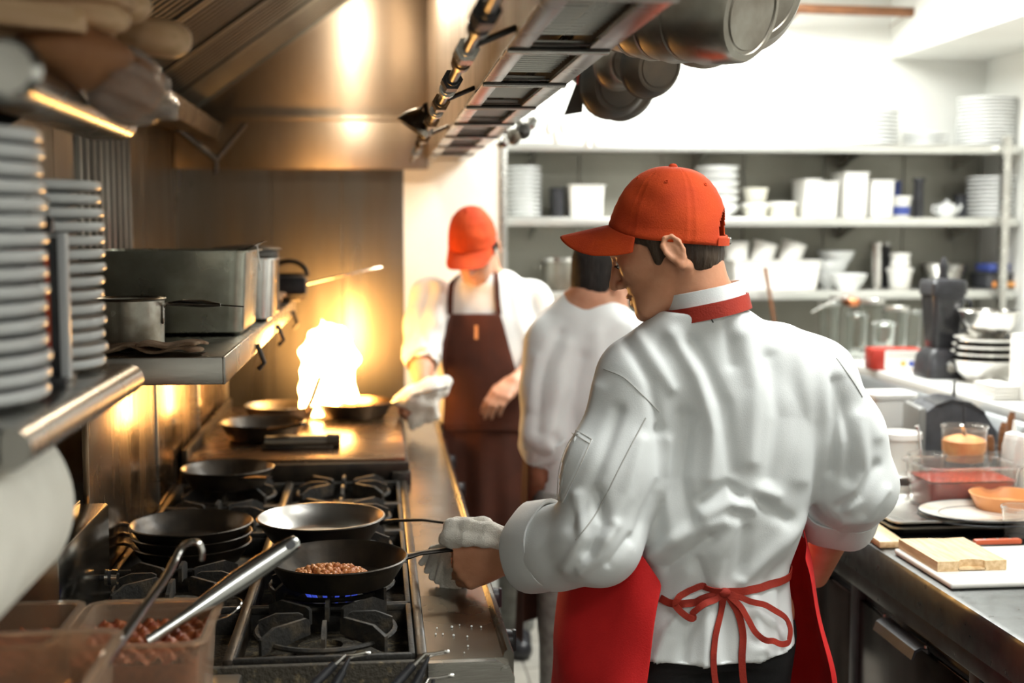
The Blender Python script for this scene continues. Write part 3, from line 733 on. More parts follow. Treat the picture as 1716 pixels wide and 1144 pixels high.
# saucepan
t = thing('saucepan', 'small battered steel saucepan with long flat handle on the overshelf', 'saucepan', (-.502, 2.68, 1.381))
b = nb(); lathe(b, [(0, 0), (.060, 0), (.066, .006), (.068, .096), (.072, .100), (.070, .102), (.066, .098), (.064, .008), (0, .004)], 40); obj('pot', b, mat('scratched_aluminium', (.52, .51, .46), .36, 1, col2=(.28, .25, .2), nscale=14, rvar=.12, bump=.2, bscale=50), t)
b = nb(); tube(b, [(.066, -.01, .05), (.067, -.012, .082), (.075, -.014, .089), (.11, -.02, .091), (.15, -.028, .090), (.185, -.034, .0875)], [.0045, .0045, .005, .0095, .011, .004], 10, flat=.75, up=Vector((0, 0, 1))); hnd = obj('handle', b, POLISH, t)
b = nb(); tube(b, [(.18, -.033, .0875), (.232, -.04, .084)], .0016, 6); obj('handle_wire', b, POLISH, hnd)
b = nb(); box(b, (.0675, -.011, .068), (.004, .016, .04), .001); obj('handle_bracket', b, POLISH, t)
# folded rag
def cloth_sheet(name, label, P, nu, nv, th, m, cat, sub=1):
    b = nb(); loft(b, [[P(u / (nu - 1), v / (nv - 1)) for u in range(nu)] for v in range(nv)], closed=False)
    o = obj(name, b, m, None, ang=180, mods=[('SOLIDIFY', dict(thickness=th, offset=0)), ('SUBSURF', dict(levels=sub, render_levels=sub))])
    return tag(o, label, cat)
def Prag(u, v):
    x = -.615 + .262 * u + .02 * sin(5 * v); y = 2.475 + .15 * v + .012 * sin(4 * u)
    z = 1.386 + .004 * abs(sin(9 * u + 2 * v)) + .012 * exp(-((u - .52) / .1) ** 2) * (1 - .4 * v) + .007 * exp(-((u - .9) / .1) ** 2)
    return (x, y, z)
cloth_sheet('folded_rag', 'brown terry rag lying on the shelf edge under the saucepan', Prag, 34, 14, .006, RAG, 'cloth')
def Prag2(u, v):
    return (-.46 + .115 * u + .012 * v, 2.478 + .12 * v - .006 * u, 1.400 + .004 * sin(7 * u + 3 * v) + .010 * exp(-((u - .8) / .2) ** 2) * (1 - v) - .004 * u)
cloth_sheet('folded_rag', 'small tan rag folded over on top of the brown rag', Prag2, 16, 10, .007, RAG, 'cloth')
# black pot, ladle and long-handled pan at the far end of the shelf
t = thing('black_pot', 'squat black pot with loop handle at the far end of the overshelf', 'pot', (-.335, 4.42, 1.381))
b = nb(); lathe(b, [(0, 0), (.085, 0), (.092, .01), (.094, .085), (.098, .09), (.09, .09), (.088, .012), (0, .008)], 36); obj('pot_body', b, BLACKPAN, t)
b = nb(); tube(b, [(.04 + .06 * cos(a), -.05, .085 + .05 * sin(a)) for a in np.linspace(0, pi, 12)], .008, 8); obj('loop_handle', b, BLACKPAN, t)
b = nb(); bx(b, -.02, .10, -.11, -.05, .02, .085, .012); obj('grip_pad', b, BPLAST, t)
b = nb(); tube(b, [(.085, -.06, .055), (.15, -.05, .07), (.32, -.02, .106), (.35, -.015, .112)], [.010, .009, .011, .008], 10, flat=.45); obj('long_handle', b, POLISH, t)
t = thing('lidded_pot', 'dark pot with a flat lid behind the small steel pan', 'pot', (-.375, 3.765, 1.381))
b = nb(); lathe(b, [(0, .012), (.02, .012), (.09, .004), (.1, 0), (.1, -.003), (0, .006)], 36, Matrix.Translation((0, 0, .185))); obj('lid_disc', b, DARKST, t)
b = nb(); lathe(b, [(0, 0), (.085, 0), (.09, .006), (.092, .178), (.088, .18), (.086, .008), (0, .005)], 36); obj('pot_body', b, DARKST, t)
def Prag3(u, v): return (-.50 + .20 * u, 3.28 + .45 * v + .02 * sin(6 * u), 1.386 + .012 * abs(sin(6 * u + 5 * v)) + .008 * sin(9 * v) ** 2)
def rag3():
    return cloth_sheet('crumpled_rag', 'crumpled brown rag on the shelf beyond the roasting pan', lambda u, v: (-.43 + .13 * u + .01 * sin(9 * v), 3.93 + .24 * v + .015 * sin(8 * u), 1.388 + .022 * abs(sin(5 * u + 4 * v)) + .012 * sin(9 * v + 3 * u) ** 2), 18, 20, .006, RAG, 'cloth')
rag3()

# steel box with slotted top, lower left
t = thing('steel_box', 'upright stainless box with slotted top standing at the back left burner', 'appliance', (-.66, 2.115, RZ + .006))
b = nb(); bx(b, -.13, .14, 0, .39, 0, .185, .004); obj('housing', b, mat('mirror_steel_dark', (.36, .35, .31), .18, 1, col2=(.26, .25, .22), nscale=4, rvar=.05), t)
b = nb(); bx(b, -.125, .075, .02, .37, .176, .187, .001); obj('slot', b, BPLAST, t)
b = nb(); bx(b, .075, .09, .01, .38, .183, .194, .002); obj('slot_rail', b, STEEL, t)
b = nb(); bx(b, .02, .032, .01, .38, .183, .192, .002); obj('slot_rail', b, STEEL, t)
b = nb(); bx(b, -.125, .08, -.004, .0, .135, .18, .002); obj('front_label_strip', b, DARKST, t)
b = nb(); cyl(b, (.14, .30, .062), (.158, .30, .062), .006, .006, 12); cyl(b, (.155, .30, .062), (.162, .30, .062), .014, .014, 18); kn = obj('knob', b, BPLAST, t)
b = nb(); cyl(b, (.150, .30, .062), (.156, .30, .062), .015, .015, 18); obj('knob_ring', b, POLISH, kn); b = nb(); cyl(b, (.162, .30, .062), (.172, .30, .062), .015, .014, 18); obj('knob_cap', b, POLISH, kn)

# ------------------------------------------------------------------ pans
def pan(label, c, R, h, mout, hdir, hpts, hr, hm, inner=None, seg=64, name='frying_pan', flare=.80, group=None):
    t = thing(name, label, 'pan', c, 0, group)
    b = nb(); lathe(b, [(0, 0), (R * flare - .012, 0), (R * flare, .004), (R * .96, h * .75), (R, h - .002), (R + .0025, h), (R, h + .002), (R - .003, h), (R * .96 - .004, h * .75), (R * flare - .004, .007), (R * flare - .014, .004), (0, .004)], seg); o = obj('pan_body', b, mout, t)
    if inner:
        b = nb(); lathe(b, [(0, .0045), (R * flare - .014, .0045), (R * flare - .0045, .0075), (R * .96 - .0045, h * .75), (R - .0035, h), (R + .0005, h + .0024), (R - .0018, h + .0026), (R - .004, h), (R * .96 - .0055, h * .75), (R * flare - .006, .0085), (R * flare - .015, .0055), (0, .0055)], seg); obj('pan_interior', b, inner, t)
    b = nb(); tube(b, hpts, hr, 10, flat=.5); obj('handle', b, hm, t)
    return t
GT = RZ + .0385
pan('black frying pan of browned meat on the near burners', (-.080, 2.445, GT), .131, .050, BLACKPAN, None, [(.126, .02, .040), (.16, .03, .046), (.21, .04, .048), (.27, .05, .048)], [.012, .009, .009, .009], DARKST)
tp = pan('bright steel frying pan with long handle behind the meat pan', (-.128, 2.80, GT), .138, .050, BLACKPAN, None, [(.132, -.03, .040), (.16, -.055, .050), (.22, -.10, .060), (.28, -.15, .062), (.35, -.24, .048)], [.011, .007, .006, .006, .006], DARKST, mat('bright_pan_interior', (.74, .73, .70), .32, 1, col2=(.62, .60, .56), nscale=5, rvar=.06))
# ground meat
b = nb()
for k in range(330):
    a = random.uniform(0, 2 * pi); r = sqrt(random.random()); x = .078 * r * cos(a) - .018; y = .06 * r * sin(a) + .012; z = .005 + .020 * (1 - r * r) + random.uniform(-.003, .004)
    s = random.uniform(.004, .0085)
    bmesh.ops.create_icosphere(b, subdivisions=1, radius=1, matrix=Matrix.Translation((x, y, z)) @ Euler((random.random() * 6, random.random() * 6, 0)).to_matrix().to_4x4() @ Matrix.Diagonal((s * 1.3, s, s * .8, 1)))
o = obj('ground_meat', b, MEAT, None, (-.080, 2.445, GT), ang=80); tag(o, 'browned crumbled ground meat in the black pan', 'food', kind='stuff')
# stacked black pans, rear row
for k in range(3):
    pan(['black pan, lowest of three stacked at the back of the range', 'black pan, middle of three stacked at the back of the range', 'black pan, topmost of three stacked at the back of the range'][k], (-.415, 2.855, .8635 + .022 + k * .022), .128 + .002 * k, .045, BLACKPAN, None, [(-.13, .0, .04), (-.17, .01, .05), (-.23, .02, .055)], .008, DARKST, group='black pans stacked at the back')
# crowd of pans and trivets deeper on the range
pan('dark pan on the rear burner beside the griddle', (-.40, 3.42, GT), .12, .05, BLACKPAN, None, [(.05, -.11, .04), (.09, -.17, .055), (.13, -.26, .07)], .009, DARKST)
pan('blackened pan at the back of the griddle, left of the fire', (-.36, 4.02, RZ + .066), .13, .055, BLACKPAN, None, [(.03, -.12, .05), (.06, -.18, .06), (.14, -.24, .08)], .012, BLACKPAN)
pan('small steel pan tilted handle near the fire', (-.33, 4.36, RZ + .066), .12, .06, DULL, None, [(.09, -.08, .05), (.11, -.11, .09), (.14, -.16, .17)], .010, POLISH)
t = thing('grill_press', 'dark ribbed grill press lying on the griddle', 'press', (-.215, 3.82, RZ + .066))
b = nb(); cyl(b, (-.12, 0, .022), (.09, 0, .022), .020, .020, 18); obj('handle_bar', b, DULL, t)
b = nb(); cyl(b, (.06, 0, .022), (.10, 0, .022), .024, .022, 18); obj('end_cap', b, BLACKPAN, t)
b = nb(); bx(b, -.13, .08, -.03, .05, 0, .012, .003); obj('press_plate', b, BLACKPAN, t)
# the flambé pan and its flames
fp = pan('frying pan with flames leaping out at the far end of the griddle', (-.085, 4.45, RZ + .068), .135, .055, BLACKPAN, None, [(.12, -.03, .05), (.17, -.05, .07), (.25, -.08, .095), (.32, -.10, .11)], [.012, .01, .009, .009], POLISH, mat('hot_pan_interior', (.55, .36, .2), .25, 1))
G = Grid((-.40, 4.2, .98), (.10, 4.65, 1.52), .008)
FX, FY, FZ = -.175, 4.44, 1.0
for (x, y, z, r) in [(-.02, 0, .03, .055), (-.01, .01, .08, .06), (-.015, 0, .13, .072), (.015, -.01, .18, .075), (.0, .02, .21, .058), (.055, 0, .15, .045), (-.05, .01, .07, .045), (.05, 0, .22, .030), (-.03, 0, .25, .028), (.012, 0, .28, .018), (.045, 0, .26, .015), (.085, 0, .18, .022), (-.075, 0, .20, .024), (.07, 0, .06, .035), (-.07, 0, .03, .03)]:
    G.ell((FX + x, FY + y, FZ + z), (r, r * .8, r * 1.15), None, .03)
for (x, z, x2, z2, r) in [(-.01, .23, -.015, .315, .020), (.04, .22, .05, .285, .016), (-.05, .18, -.075, .24, .014)]:
    G.cap((FX + x, FY, FZ + z), (FX + x2, FY, FZ + z2), r, .003, .02)
V, Q = G.mesh(); V = relax(V, Q, 2)
n_ = vnormals(V, Q); V = V + n_ * (.008 * np.sin(V[:, 2] * 60 + V[:, 0] * 50) * np.sin(V[:, 1] * 40 + V[:, 2] * 30))[:, None]
fm = bpy.data.materials.new('fire'); fm.use_nodes = True; nt = fm.node_tree; N_ = nt.nodes; nt.links.clear()
for x in list(N_): N_.remove(x)
out = N_.new('ShaderNodeOutputMaterial'); em = N_.new('ShaderNodeEmission'); tc = N_.new('ShaderNodeTexCoord'); sx = N_.new('ShaderNodeSeparateXYZ'); no = N_.new('ShaderNodeTexNoise'); no.inputs['Scale'].default_value = 14
ma = N_.new('ShaderNodeMath'); ma.operation = 'MULTIPLY_ADD'; ma.inputs[1].default_value = .18; cr_ = N_.new('ShaderNodeValToRGB')
nt.links.new(tc.outputs['Object'], sx.inputs[0]); nt.links.new(tc.outputs['Object'], no.inputs['Vector']); nt.links.new(no.outputs['Fac'], ma.inputs[0]); nt.links.new(sx.outputs['Z'], ma.inputs[2]); nt.links.new(ma.outputs[0], cr_.inputs[0])
cr_.color_ramp.elements[0].position = .05; cr_.color_ramp.elements[0].color = (1, .55, .17, 1)
cr_.color_ramp.elements[1].position = .48; cr_.color_ramp.elements[1].color = (1, .45, .10, 1)
nt.links.new(cr_.outputs[0], em.inputs[0]); em.inputs[1].default_value = 55; nt.links.new(em.outputs[0], out.inputs[0])
fo = qmesh('fire', V, Q, fm, None, (FX, FY, FZ)); fo.location = (FX, FY, FZ); tag(fo, 'bright flames rising from the pan on the griddle', 'fire', kind='stuff')

# ------------------------------------------------------------------ food containers and spoons, lower left corner
b = nb(); bx(b, XL + .01, -.225, .95, 2.075, .84, .90, .006); st = obj('side_table', b, STEELY); tag(st, 'steel side table in the near left corner below the containers', 'table')
b = nb(); bx(b, XL + .03, -.26, 1.0, 2.05, .0, .84, .004); obj('cabinet', b, DARKST, st)
def fbin(label, x0, x1, y0, y1, h, fill, m=AMBER, fm_=CHILI, z=.9005, group='food containers in the near corner', rough=1.):
    t = thing('food_container', label, 'container', ((x0 + x1) / 2, (y0 + y1) / 2, z), 0, group)
    b = nb(); binshape(b, x1 - x0, y1 - y0, h, .022, .003, .90, .010); obj('tub', b, m, t)
    w, d = (x1 - x0) * (.9 + .1 * fill) - .012, (y1 - y0) * (.9 + .1 * fill) - .012
    b = nb(); n = 44
    rows = [[Vector((w * (i / (n - 1) - .5), d * (j / (n - 1) - .5), h * fill + rough * (.003 * sin(i * 1.1 + j * .6) + .003 * sin(j * 1.3 - i * .8) + random.uniform(-.0035, .0035)))) for i in range(n)] for j in range(n)]
    loft(b, rows, closed=False)
    wb, db = w * .93, d * .93
    loft(b, [[(x, y, .005) for x, y in rrect(wb, db, .02)], [(x, y, h * fill - .004) for x, y in rrect(w, d, .02)]])
    obj('filling', b, fm_, t, ang=80)
    return t
fbin('amber plastic container of red chili with a steel spoon in it', -.435, -.250, 1.775, 1.985, .150, .80)
fbin('amber plastic container with chili behind, at the left edge', -.72, -.455, 1.78, 1.985, .152, .72)
fbin('large amber plastic container nearest the viewer, bottom left corner', -.66, -.335, 1.34, 1.655, .208, .62)
# ladle with hooked end
def wpath(pp): return [at(*q) for q in pp]
t = thing('hooked_ladle', 'steel ladle with hooked handle end standing in the near container', 'ladle', at(150, 1140, 1.58))
o0 = t.location.copy()
pts = [at(338, 938, 1.80), at(339, 922, 1.80), at(332, 909, 1.80), at(318, 908, 1.80), at(303, 920, 1.79), at(283, 958, 1.77), at(240, 1020, 1.70), at(195, 1085, 1.64), at(150, 1150, 1.57), at(118, 1200, 1.53)]
pts = [Vector(p) for p in bez(pts, 6)]
b = nb(); tube(b, [p - o0 for p in pts], [.0055 + .0040 * min(1, max(0, (i - 18) / 22)) for i in range(len(pts))], 12, flat=.7); obj('handle', b, POLISH, t)
b = nb(); lathe(b, [(0, -.03), (.025, -.024), (.036, 0), (.034, 0), (.023, -.022), (0, -.028)], 24, Matrix.Translation(pts[-1] - o0 + Vector((0, 0, -.005)))); obj('bowl', b, POLISH, t)
# big spoon with a hole in the handle
t = thing('steel_spoon', 'large steel spoon with holed handle end leaning out of the chili container', 'spoon', at(290, 1045, 1.87))
o0 = t.location.copy()
A, B_ = at(500, 905, 1.98), at(272, 1058, 1.87)
b = nb(); rings = []
dr = (B_ - A); u_ = dr.normalized(); sd = u_.cross(Vector((.2, -1, .35))).normalized(); nn_ = sd.cross(u_).normalized()
for s, w, th in [(0, .004, .003), (.012, .0105, .005), (.05, .0130, .0065), (.12, .0145, .008), (.28, .0165, .0105), (.45, .0165, .0105), (.62, .0135, .008), (.80, .0095, .0055), (1.0, .008, .0045), (1.1, .009, .004)]:
    p = A + dr * s - o0 + nn_ * (-.012 * sin(pi * min(1, s)))
    rings.append([p + sd * (w * cos(a)) + nn_ * (th * sin(a)) for a in np.linspace(0, 2 * pi, 18, endpoint=False)])
loft(b, rings); hd_ = obj('handle', b, mat('satin_steel', (.66, .67, .66), .25, 1, col2=(.5, .5, .48), nscale=6, rvar=.08, stretch=(1, 1, 1)), t, ang=70)
b = nb(); pc = A + dr * .07 - o0 - nn_ * .0075; Mx = Matrix((sd, u_, nn_)).transposed()
lathe(b, [(0, 0), (.0062, 0), (.0062, .001), (0, .001)], 20, Matrix.Translation(A + dr * .065 - o0 + nn_ * .0045) @ Mx.to_4x4(), 1, 1.3); obj('hanging_hole', b, BPLAST, hd_)
b = nb(); bmesh.ops.create_uvsphere(b, u_segments=20, v_segments=12, radius=1)
for v in b.verts: v.co = (A + dr * 1.2 - o0 - Vector((0, 0, .025))) + sd * v.co.x * .026 + u_ * v.co.y * .035 + nn_ * v.co.z * .008
obj('bowl', b, POLISH, t)
b = nb(); pts = [at(352, 1042, 2.02), at(385, 1030, 2.03), at(404, 1012, 2.05), at(400, 1002, 2.08), at(380, 999, 2.10)]
tube(b, [Vector(p) for p in bez(pts, 6)], .0009, 6); o = obj('loose_wire', b, POLISH); tag(o, 'thin bright wire loop right of the chili container', 'wire')

# ------------------------------------------------------------------ tongs and handles at the near end of the range
def tong(label, head, tail, w=.012):
    t = thing('kitchen_tongs', label, 'tongs', tail, 0, 'tongs leaning at the near end of the range')
    o0 = Vector(tail); head = Vector(head) - o0; d = (Vector((0, 0, 0)) - head); u = d.normalized(); s = u.cross(Vector((0, -1, .3))).normalized(); n = s.cross(u)
    for sg, m in ((1, POLISH), (-1, BPLAST)):
        b = nb(); tube(b, [head + s * (.004 * sg), head + d * .3 + s * (w * .8 * sg), head + d * 1.0 + s * (w * 1.5 * sg)], [.003, .0055, .006], 10, up=n); obj('arm', b, m, t)
        b = nb(); tube(b, [head + d * .25 + s * (w * .75 * sg) + n * .001, head + d * 1.01 + s * (w * 1.5 * sg) + n * .001], [.0072, .0082], 12, up=n); obj('grip', b, BPLAST, t)
    b = nb(); e = Vector((1, 0, .15)).normalized()
    tube(b, [head + s * .004, head + e * .012 + n * .004, head + e * .028 + n * .006, head + e * .036, head + e * .028 - n * .006, head + e * .012 - n * .004, head - s * .004], .0024, 8); obj('hanging_loop', b, POLISH, t)
tong('black and steel tongs leaning on the range end, left of centre', at(582, 1100, 2.05), at(520, 1180, 1.99))
tong('black-handled tongs with wire loop beside the ledge corner', at(715, 1098, 2.04), at(650, 1190, 1.98))
tong('lowest black-handled tongs at the bottom edge under the ledge', at(722, 1138, 2.02), at(690, 1230, 1.98))
# ------------------------------------------------------------------ pot rack with hanging pots
pr = thing('pot_rack', 'steel rack bar beside the hood that pots hang from', 'rack', (.60, 2.0, 2.42))
b = nb(); tube(b, [(0, -.1, 0), (0, 1.5, 0)], .012, 12); obj('bar', b, STEEL, pr)
for y in (.0, 1.4):
    b = nb(); tube(b, [(0, y, 0), (0, y, CEIL - 2.42)], .008, 8); obj('hanger', b, STEEL, pr)
def axisM(c, ax):
    ax = Vector(ax).normalized(); s, u = frame_of(ax); return Matrix.Translation(Vector(c)) @ Matrix((s, u, ax)).transposed().to_4x4()
def hung(name, label, c, ax, R, depth, m, flare=.8, hook=True, group='pots hanging from the rack', cat='pot', lip=.003):
    """open vessel whose base faces along ax"""
    t = thing(name, label, cat, c, 0, group)
    Mx = axisM((0, 0, 0), ax)
    b = nb(); lathe(b, [(0, depth), (R * flare * .72, depth), (R * flare * .74, depth - .0025), (R * flare * .80, depth - .0025), (R * flare * .82, depth), (R * flare - .006, depth - .001), (R * flare, depth - .008), (R * (flare + .2 * .8 if flare < 1 else 1), depth * .35), (R, 0), (R + lip, -.002), (R, -.004), (R - .002, 0), (R * flare - .005, depth - .01), (0, depth - .006)], 56, Mx); obj('vessel', b, m, t)
    top = Vector((.60, c[1] + .05, 2.42)) - Vector(c)
    up = (Mx.to_3x3() @ Vector((0, 0, 1)))
    side = Vector((0, 0, 1)) - up * up.z; side.normalize()
    h0 = side * R + up * .012
    b = nb(); tube(b, [h0, h0 + (top - h0) * .35, h0 + (top - h0) * .9], [.006, .008, .007], 8, flat=.5); obj('handle', b, DULL, t)
    b = nb(); e = h0 + (top - h0) * .9
    tube(b, [e, top + Vector((.014, 0, 0)), top + Vector((0, 0, .014)), top + Vector((-.014, 0, 0))], .0025, 6); obj('hook', b, STEEL, t)
    return t
ax1 = (.62, -.70, -.26)
for k, (px, py, Y, R, d, lab) in enumerate([(1168, 4, 2.20, .098, .115, 'dull steel saucepan with ringed base, nearest of the hanging pots'), (1118, 8, 2.34, .098, .11, 'dull steel saucepan second in the hanging row'), (1080, 12, 2.47, .094, .11, 'dull steel saucepan third in the hanging row'), (1050, 14, 2.60, .086, .11, 'rust-tinted saucepan furthest left of the large hanging pots')]):
    hung('hanging_saucepan', lab, at(px, py, Y), ax1, R, d, DULL, .86)
hung('hanging_frying_pan', 'wide steel frying pan rim hanging behind the near saucepan', at(1232, 6, 2.44), (.40, -.86, -.32), .114, .045, DULL, .82, cat='pan')
hung('hanging_frying_pan', 'widest steel pan at the right end of the hanging row', at(1190, 8, 2.52), (.40, -.86, -.32), .122, .04, DULL, .85, cat='pan')
hung('hanging_frying_pan', 'rightmost shallow steel pan of the hanging row', at(1262, -20, 2.40), (.45, -.85, -.28), .112, .035, DULL, .9, cat='pan')
DK = mat('blackened_iron', (.022, .02, .016), .45, .15, col2=(.06, .042, .025), nscale=9, rvar=.1)
hung('hanging_frying_pan', 'black iron skillet hanging below the large pots', at(1090, 108, 2.95), (.35, -.90, -.25), .078, .04, DK, .8, cat='pan', group='black pans hanging from the rack')
hung('hanging_frying_pan', 'lowest black iron skillet at the left of the hanging row', at(1028, 138, 3.15), (.25, -.93, -.25), .090, .04, DK, .8, cat='pan', group='black pans hanging from the rack')
hung('hanging_frying_pan', 'dark skillet half hidden behind the lowest skillet', at(1046, 142, 3.26), (.35, -.90, -.25), .092, .04, DK, .8, cat='pan', group='black pans hanging from the rack')
hung('hanging_frying_pan', 'rust-brown skillet between the saucepans and the black skillets', at(1040, 100, 3.05), (.35, -.90, -.25), .072, .04, DULL, .8, cat='pan', group='black pans hanging from the rack')
hung('hanging_cover', 'pale steel pan cover shining inside, left of the black skillets', at(988, 105, 3.2), (-.35, .80, .45), .058, .02, POLISH, .85, cat='lid')
t = thing('hanging_spatula', 'dark triangular turner blade hanging left of the black skillets', 'spatula', at(965, 190, 3.2))
o0 = t.location
b = nb(); P_ = [at(945, 193, 3.2) - o0, at(976, 188, 3.2) - o0, at(978, 150, 3.2) - o0, at(966, 138, 3.2) - o0]
loft(b, [P_, [p + Vector((0, .003, 0)) for p in P_]]); obj('blade', b, DK, t)
b = nb(); tube(b, [at(970, 142, 3.2) - o0, at(973, 60, 3.2) - o0, Vector((.60, 3.2, 2.42)) - o0], .006, 8); obj('handle', b, RED, t)
for k, px in enumerate((920, 932, 943, 985, 997)):
    y1 = (215, 228, 212, 238, 232)[k]
    t = thing('hanging_spoon', 'pale hanging spoon, %s from the left in the bunch above the back shelf' % ORD[k + 1], 'spoon', at(px, y1, 4.6), 0, 'spoons hanging above the back shelf')
    o0 = t.location
    b = nb(); tube(b, [at(px, y1, 4.6) - o0, at(px + 2, 150, 4.6) - o0, at(px + 3, 130, 4.6) - o0], [.008, .005, .005], 8); obj('handle', b, WPLAST, t)
    b = nb(); bmesh.ops.create_uvsphere(b, u_segments=12, v_segments=8, radius=1)
    for v in b.verts: v.co = Vector((v.co.x * .016, v.co.y * .006, v.co.z * .028))
    obj('bowl', b, WPLAST, t)
t = thing('utensil_rail', 'thin rail that pale spoons hang from', 'rail', at(955, 128, 4.6)); o0 = t.location
b = nb(); tube(b, [at(905, 128, 4.6) - o0, at(1010, 128, 4.6) - o0], .006, 8); obj('rail_bar', b, STEEL, t)
for px in (908, 1008):
    b = nb(); p = at(px, 128, 4.6); tube(b, [p - o0, Vector((p.x, p.y, CEIL)) - o0], .004, 8); obj('drop_rod', b, STEEL, t)
# wooden rod on the back wall
t = thing('wall_rod', 'brown wooden rod fixed high on the white back wall', 'rod', at(1440, 18, 5.6)); o0 = t.location
b = nb(); tube(b, [at(1330, 14, 5.6) - o0, at(1540, 21, 5.6) - o0], .022, 12); obj('rod_bar', b, WOODD, t)
for px in (1340, 1532):
    p = at(px, 18, 5.6); b = nb(); tube(b, [p - o0, Vector((p.x, YB, p.z - .03)) - o0], .008, 8); obj('bracket', b, WOODD, t)

# ------------------------------------------------------------------ back wall shelves
SY0, SY1 = 5.46, YB - .013
SZ = [1.99, 1.672, 1.352]
LABS = ['top shelf of the back wall, carrying plate stacks', 'middle shelf of the back wall, carrying tubs and bins', 'lowest shelf of the back wall, carrying bowls and pots']
for z, lb in zip(SZ, LABS):
    t = thing('wall_shelf', lb, 'shelf', (.54, SY0, z), 0, 'back wall shelves')
    b = nb(); bx(b, 0, 2.29, 0, SY1 - SY0, -.02, 0, .002); obj('shelf_plate', b, SHELFM, t)
    b = nb(); bx(b, 0, 2.29, -.006, .002, -.036, .002, .003); obj('front_lip', b, SHELFM, t)
    for x in (.15, .9, 1.6, 2.15):
        b = nb(); loft(b, [[(x, .05, -.02), (x, SY1 - SY0, -.02), (x, SY1 - SY0, -.10)], [(x + .006, .05, -.02), (x + .006, SY1 - SY0, -.02), (x + .006, SY1 - SY0, -.10)]]); obj('bracket', b, STEEL, t)
b = nb(); bx(b, 2.735, 2.77, SY0 - .045, SY0 - .008, 1.1, 2.03, .004); o = obj('shelf_post', b, STEEL); tag(o, 'vertical steel post at the right end of the back shelves', 'post')
def spos(px, sh, Y=None): 
    Y = Y or SY0 + .16
    p = at(px, 300, Y); return (p.x, Y, SZ[sh] + .001)
pm = plate_mesh(.125, .020, .009); bm_ = plate_mesh(.13, .03, .010)
small = plate_mesh(.100, .019, .009); big = plate_mesh(.132, .021, .010)
stack(big, CHINA, 14, .0155, spos(1650, 0), 'plates at the right end of the top shelf', 'the tall right-hand stack, top shelf')
stack(small, CHINA, 3, .021, spos(1549, 0), 'low plates on the top shelf', 'the low stack on the top shelf')
stack(pm, CHINA, 9, .0175, spos(1456, 0), 'plates in the middle of the top shelf', 'the banded stack, top shelf')
stack(pm, CHINA, 6, .0185, spos(1250, 0), 'pale plates on the top shelf', 'the pale stack above the red cap')
stack(pm, CHINA, 5, .0185, spos(1152, 0), 'pale plates left on the top shelf', 'the leftmost pale stack, top shelf')
stack(pm, CHINA, 10, .0185, spos(1668, 1), 'plates at the right end of the middle shelf', 'the right-end stack, middle shelf')
stack(plate_mesh(.08, .019, .009), CHINA, 12, .0185, spos(877, 1), 'small plates at the left end of the middle shelf', 'the left-end stack, middle shelf')
def bowl_mesh(R, h, name='bowl'):
    b = nb(); lathe(b, [(0, .006), (R * .45, .006), (R * .47, 0), (R * .55, 0), (R * .57, .008), (R * .85, h * .5), (R, h - .003), (R * 1.02, h), (R * .99, h + .002), (R * .95, h * .88), (R * .8, h * .5), (R * .5, .014), (0, .011)], 36)
    finish(b, 60); me = bpy.data.meshes.new(name); b.to_mesh(me); b.free(); return me
bw = bowl_mesh(.098, .055)
stack(bw, CHINA, 6, .034, spos(1202, 1), 'white bowls on the middle shelf', 'the stack behind the red cap', 'soup_bowl', 'bowl', .004, word='white bowl')
def tub(name, label, c, r0, r1, h, m, lid=None, band=None, group=None, cat='tub', seg=32):
    t = thing(name, label, cat, c, 0, group)
    b = nb(); lathe(b, [(0, 0), (r0 - .004, 0), (r0, .004), (r1, h - .008), (r1 + .003, h - .006), (r1 + .003, h), (r1 - .001, h), (r1 - .003, h - .008), (r0 - .003, .006), (0, .004)], seg); obj('body', b, m, t)
    if lid:
        b = nb(); lathe(b, [(0, h + .006), (r1 - .006, h + .006), (r1 - .003, h + .010), (r1 + .005, h + .010), (r1 + .006, h - .006), (r1 + .0035, h - .006), (r1 + .0035, h + .002), (0, h + .002)], seg); obj('lid', b, lid, t)
    if band:
        ra = r0 + (r1 - r0) * .15; rb = r0 + (r1 - r0) * .6
        b = nb(); lathe(b, [(ra + .001, h * .15), (rb + .001, h * .6), (rb + .0004, h * .6), (ra + .0004, h * .15), (ra + .001, h * .15)], seg); obj('label_band', b, band, t)
    return t
TUBM = mat('cream_plastic', (.72, .70, .60), .4, 0, col2=(.66, .63, .53), nscale=6)
tub('lidded_tub', 'cream tub with lid, lower one of the pair right of the bowls', spos(1266, 1), .05, .057, .055, TUBM, WPLAST)
p = spos(1266, 1); tub('lidded_tub', 'open cream tub stacked on the lidded tub right of the bowls', (p[0], p[1], p[2] + .0665), .045, .056, .066, TUBM)
tub('lidded_tub', 'low wide tub with white lid left of the white bins', spos(1312, 1), .06, .062, .06, TUBM, WPLAST)
def sbin(label, px, sh, w, d, h, m=WPLAST, Y=None, rot=0., dz=0., name='white_bin', tilt=0., group='white bins on the shelves', lid=False):
    p = spos(px, sh, Y); t = thing(name, label, 'bin', (p[0], p[1], p[2] + dz), rot, group); t.rotation_euler = (0, tilt, rot)
    b = nb(); binshape(b, w, d, h, .016, .003, .92, .007); obj('body', b, m, t)
    if lid:
        b = nb(); loft(b, [[(x, y, z) for x, y in rrect(w + .016, d + .016, .02)] for z in (h, h + .008)]); obj('lid', b, m, t)
    return t
sbin('white plastic bin, leftmost of the row on the middle shelf', 1352, 1, .075, .2, .17)
sbin('white plastic bin, second of the row on the middle shelf', 1378, 1, .085, .2, .158, Y=SY0 + .12)
sbin('tallest white plastic bin in the middle of the row', 1424, 1, .105, .2, .198, Y=SY0 + .12)
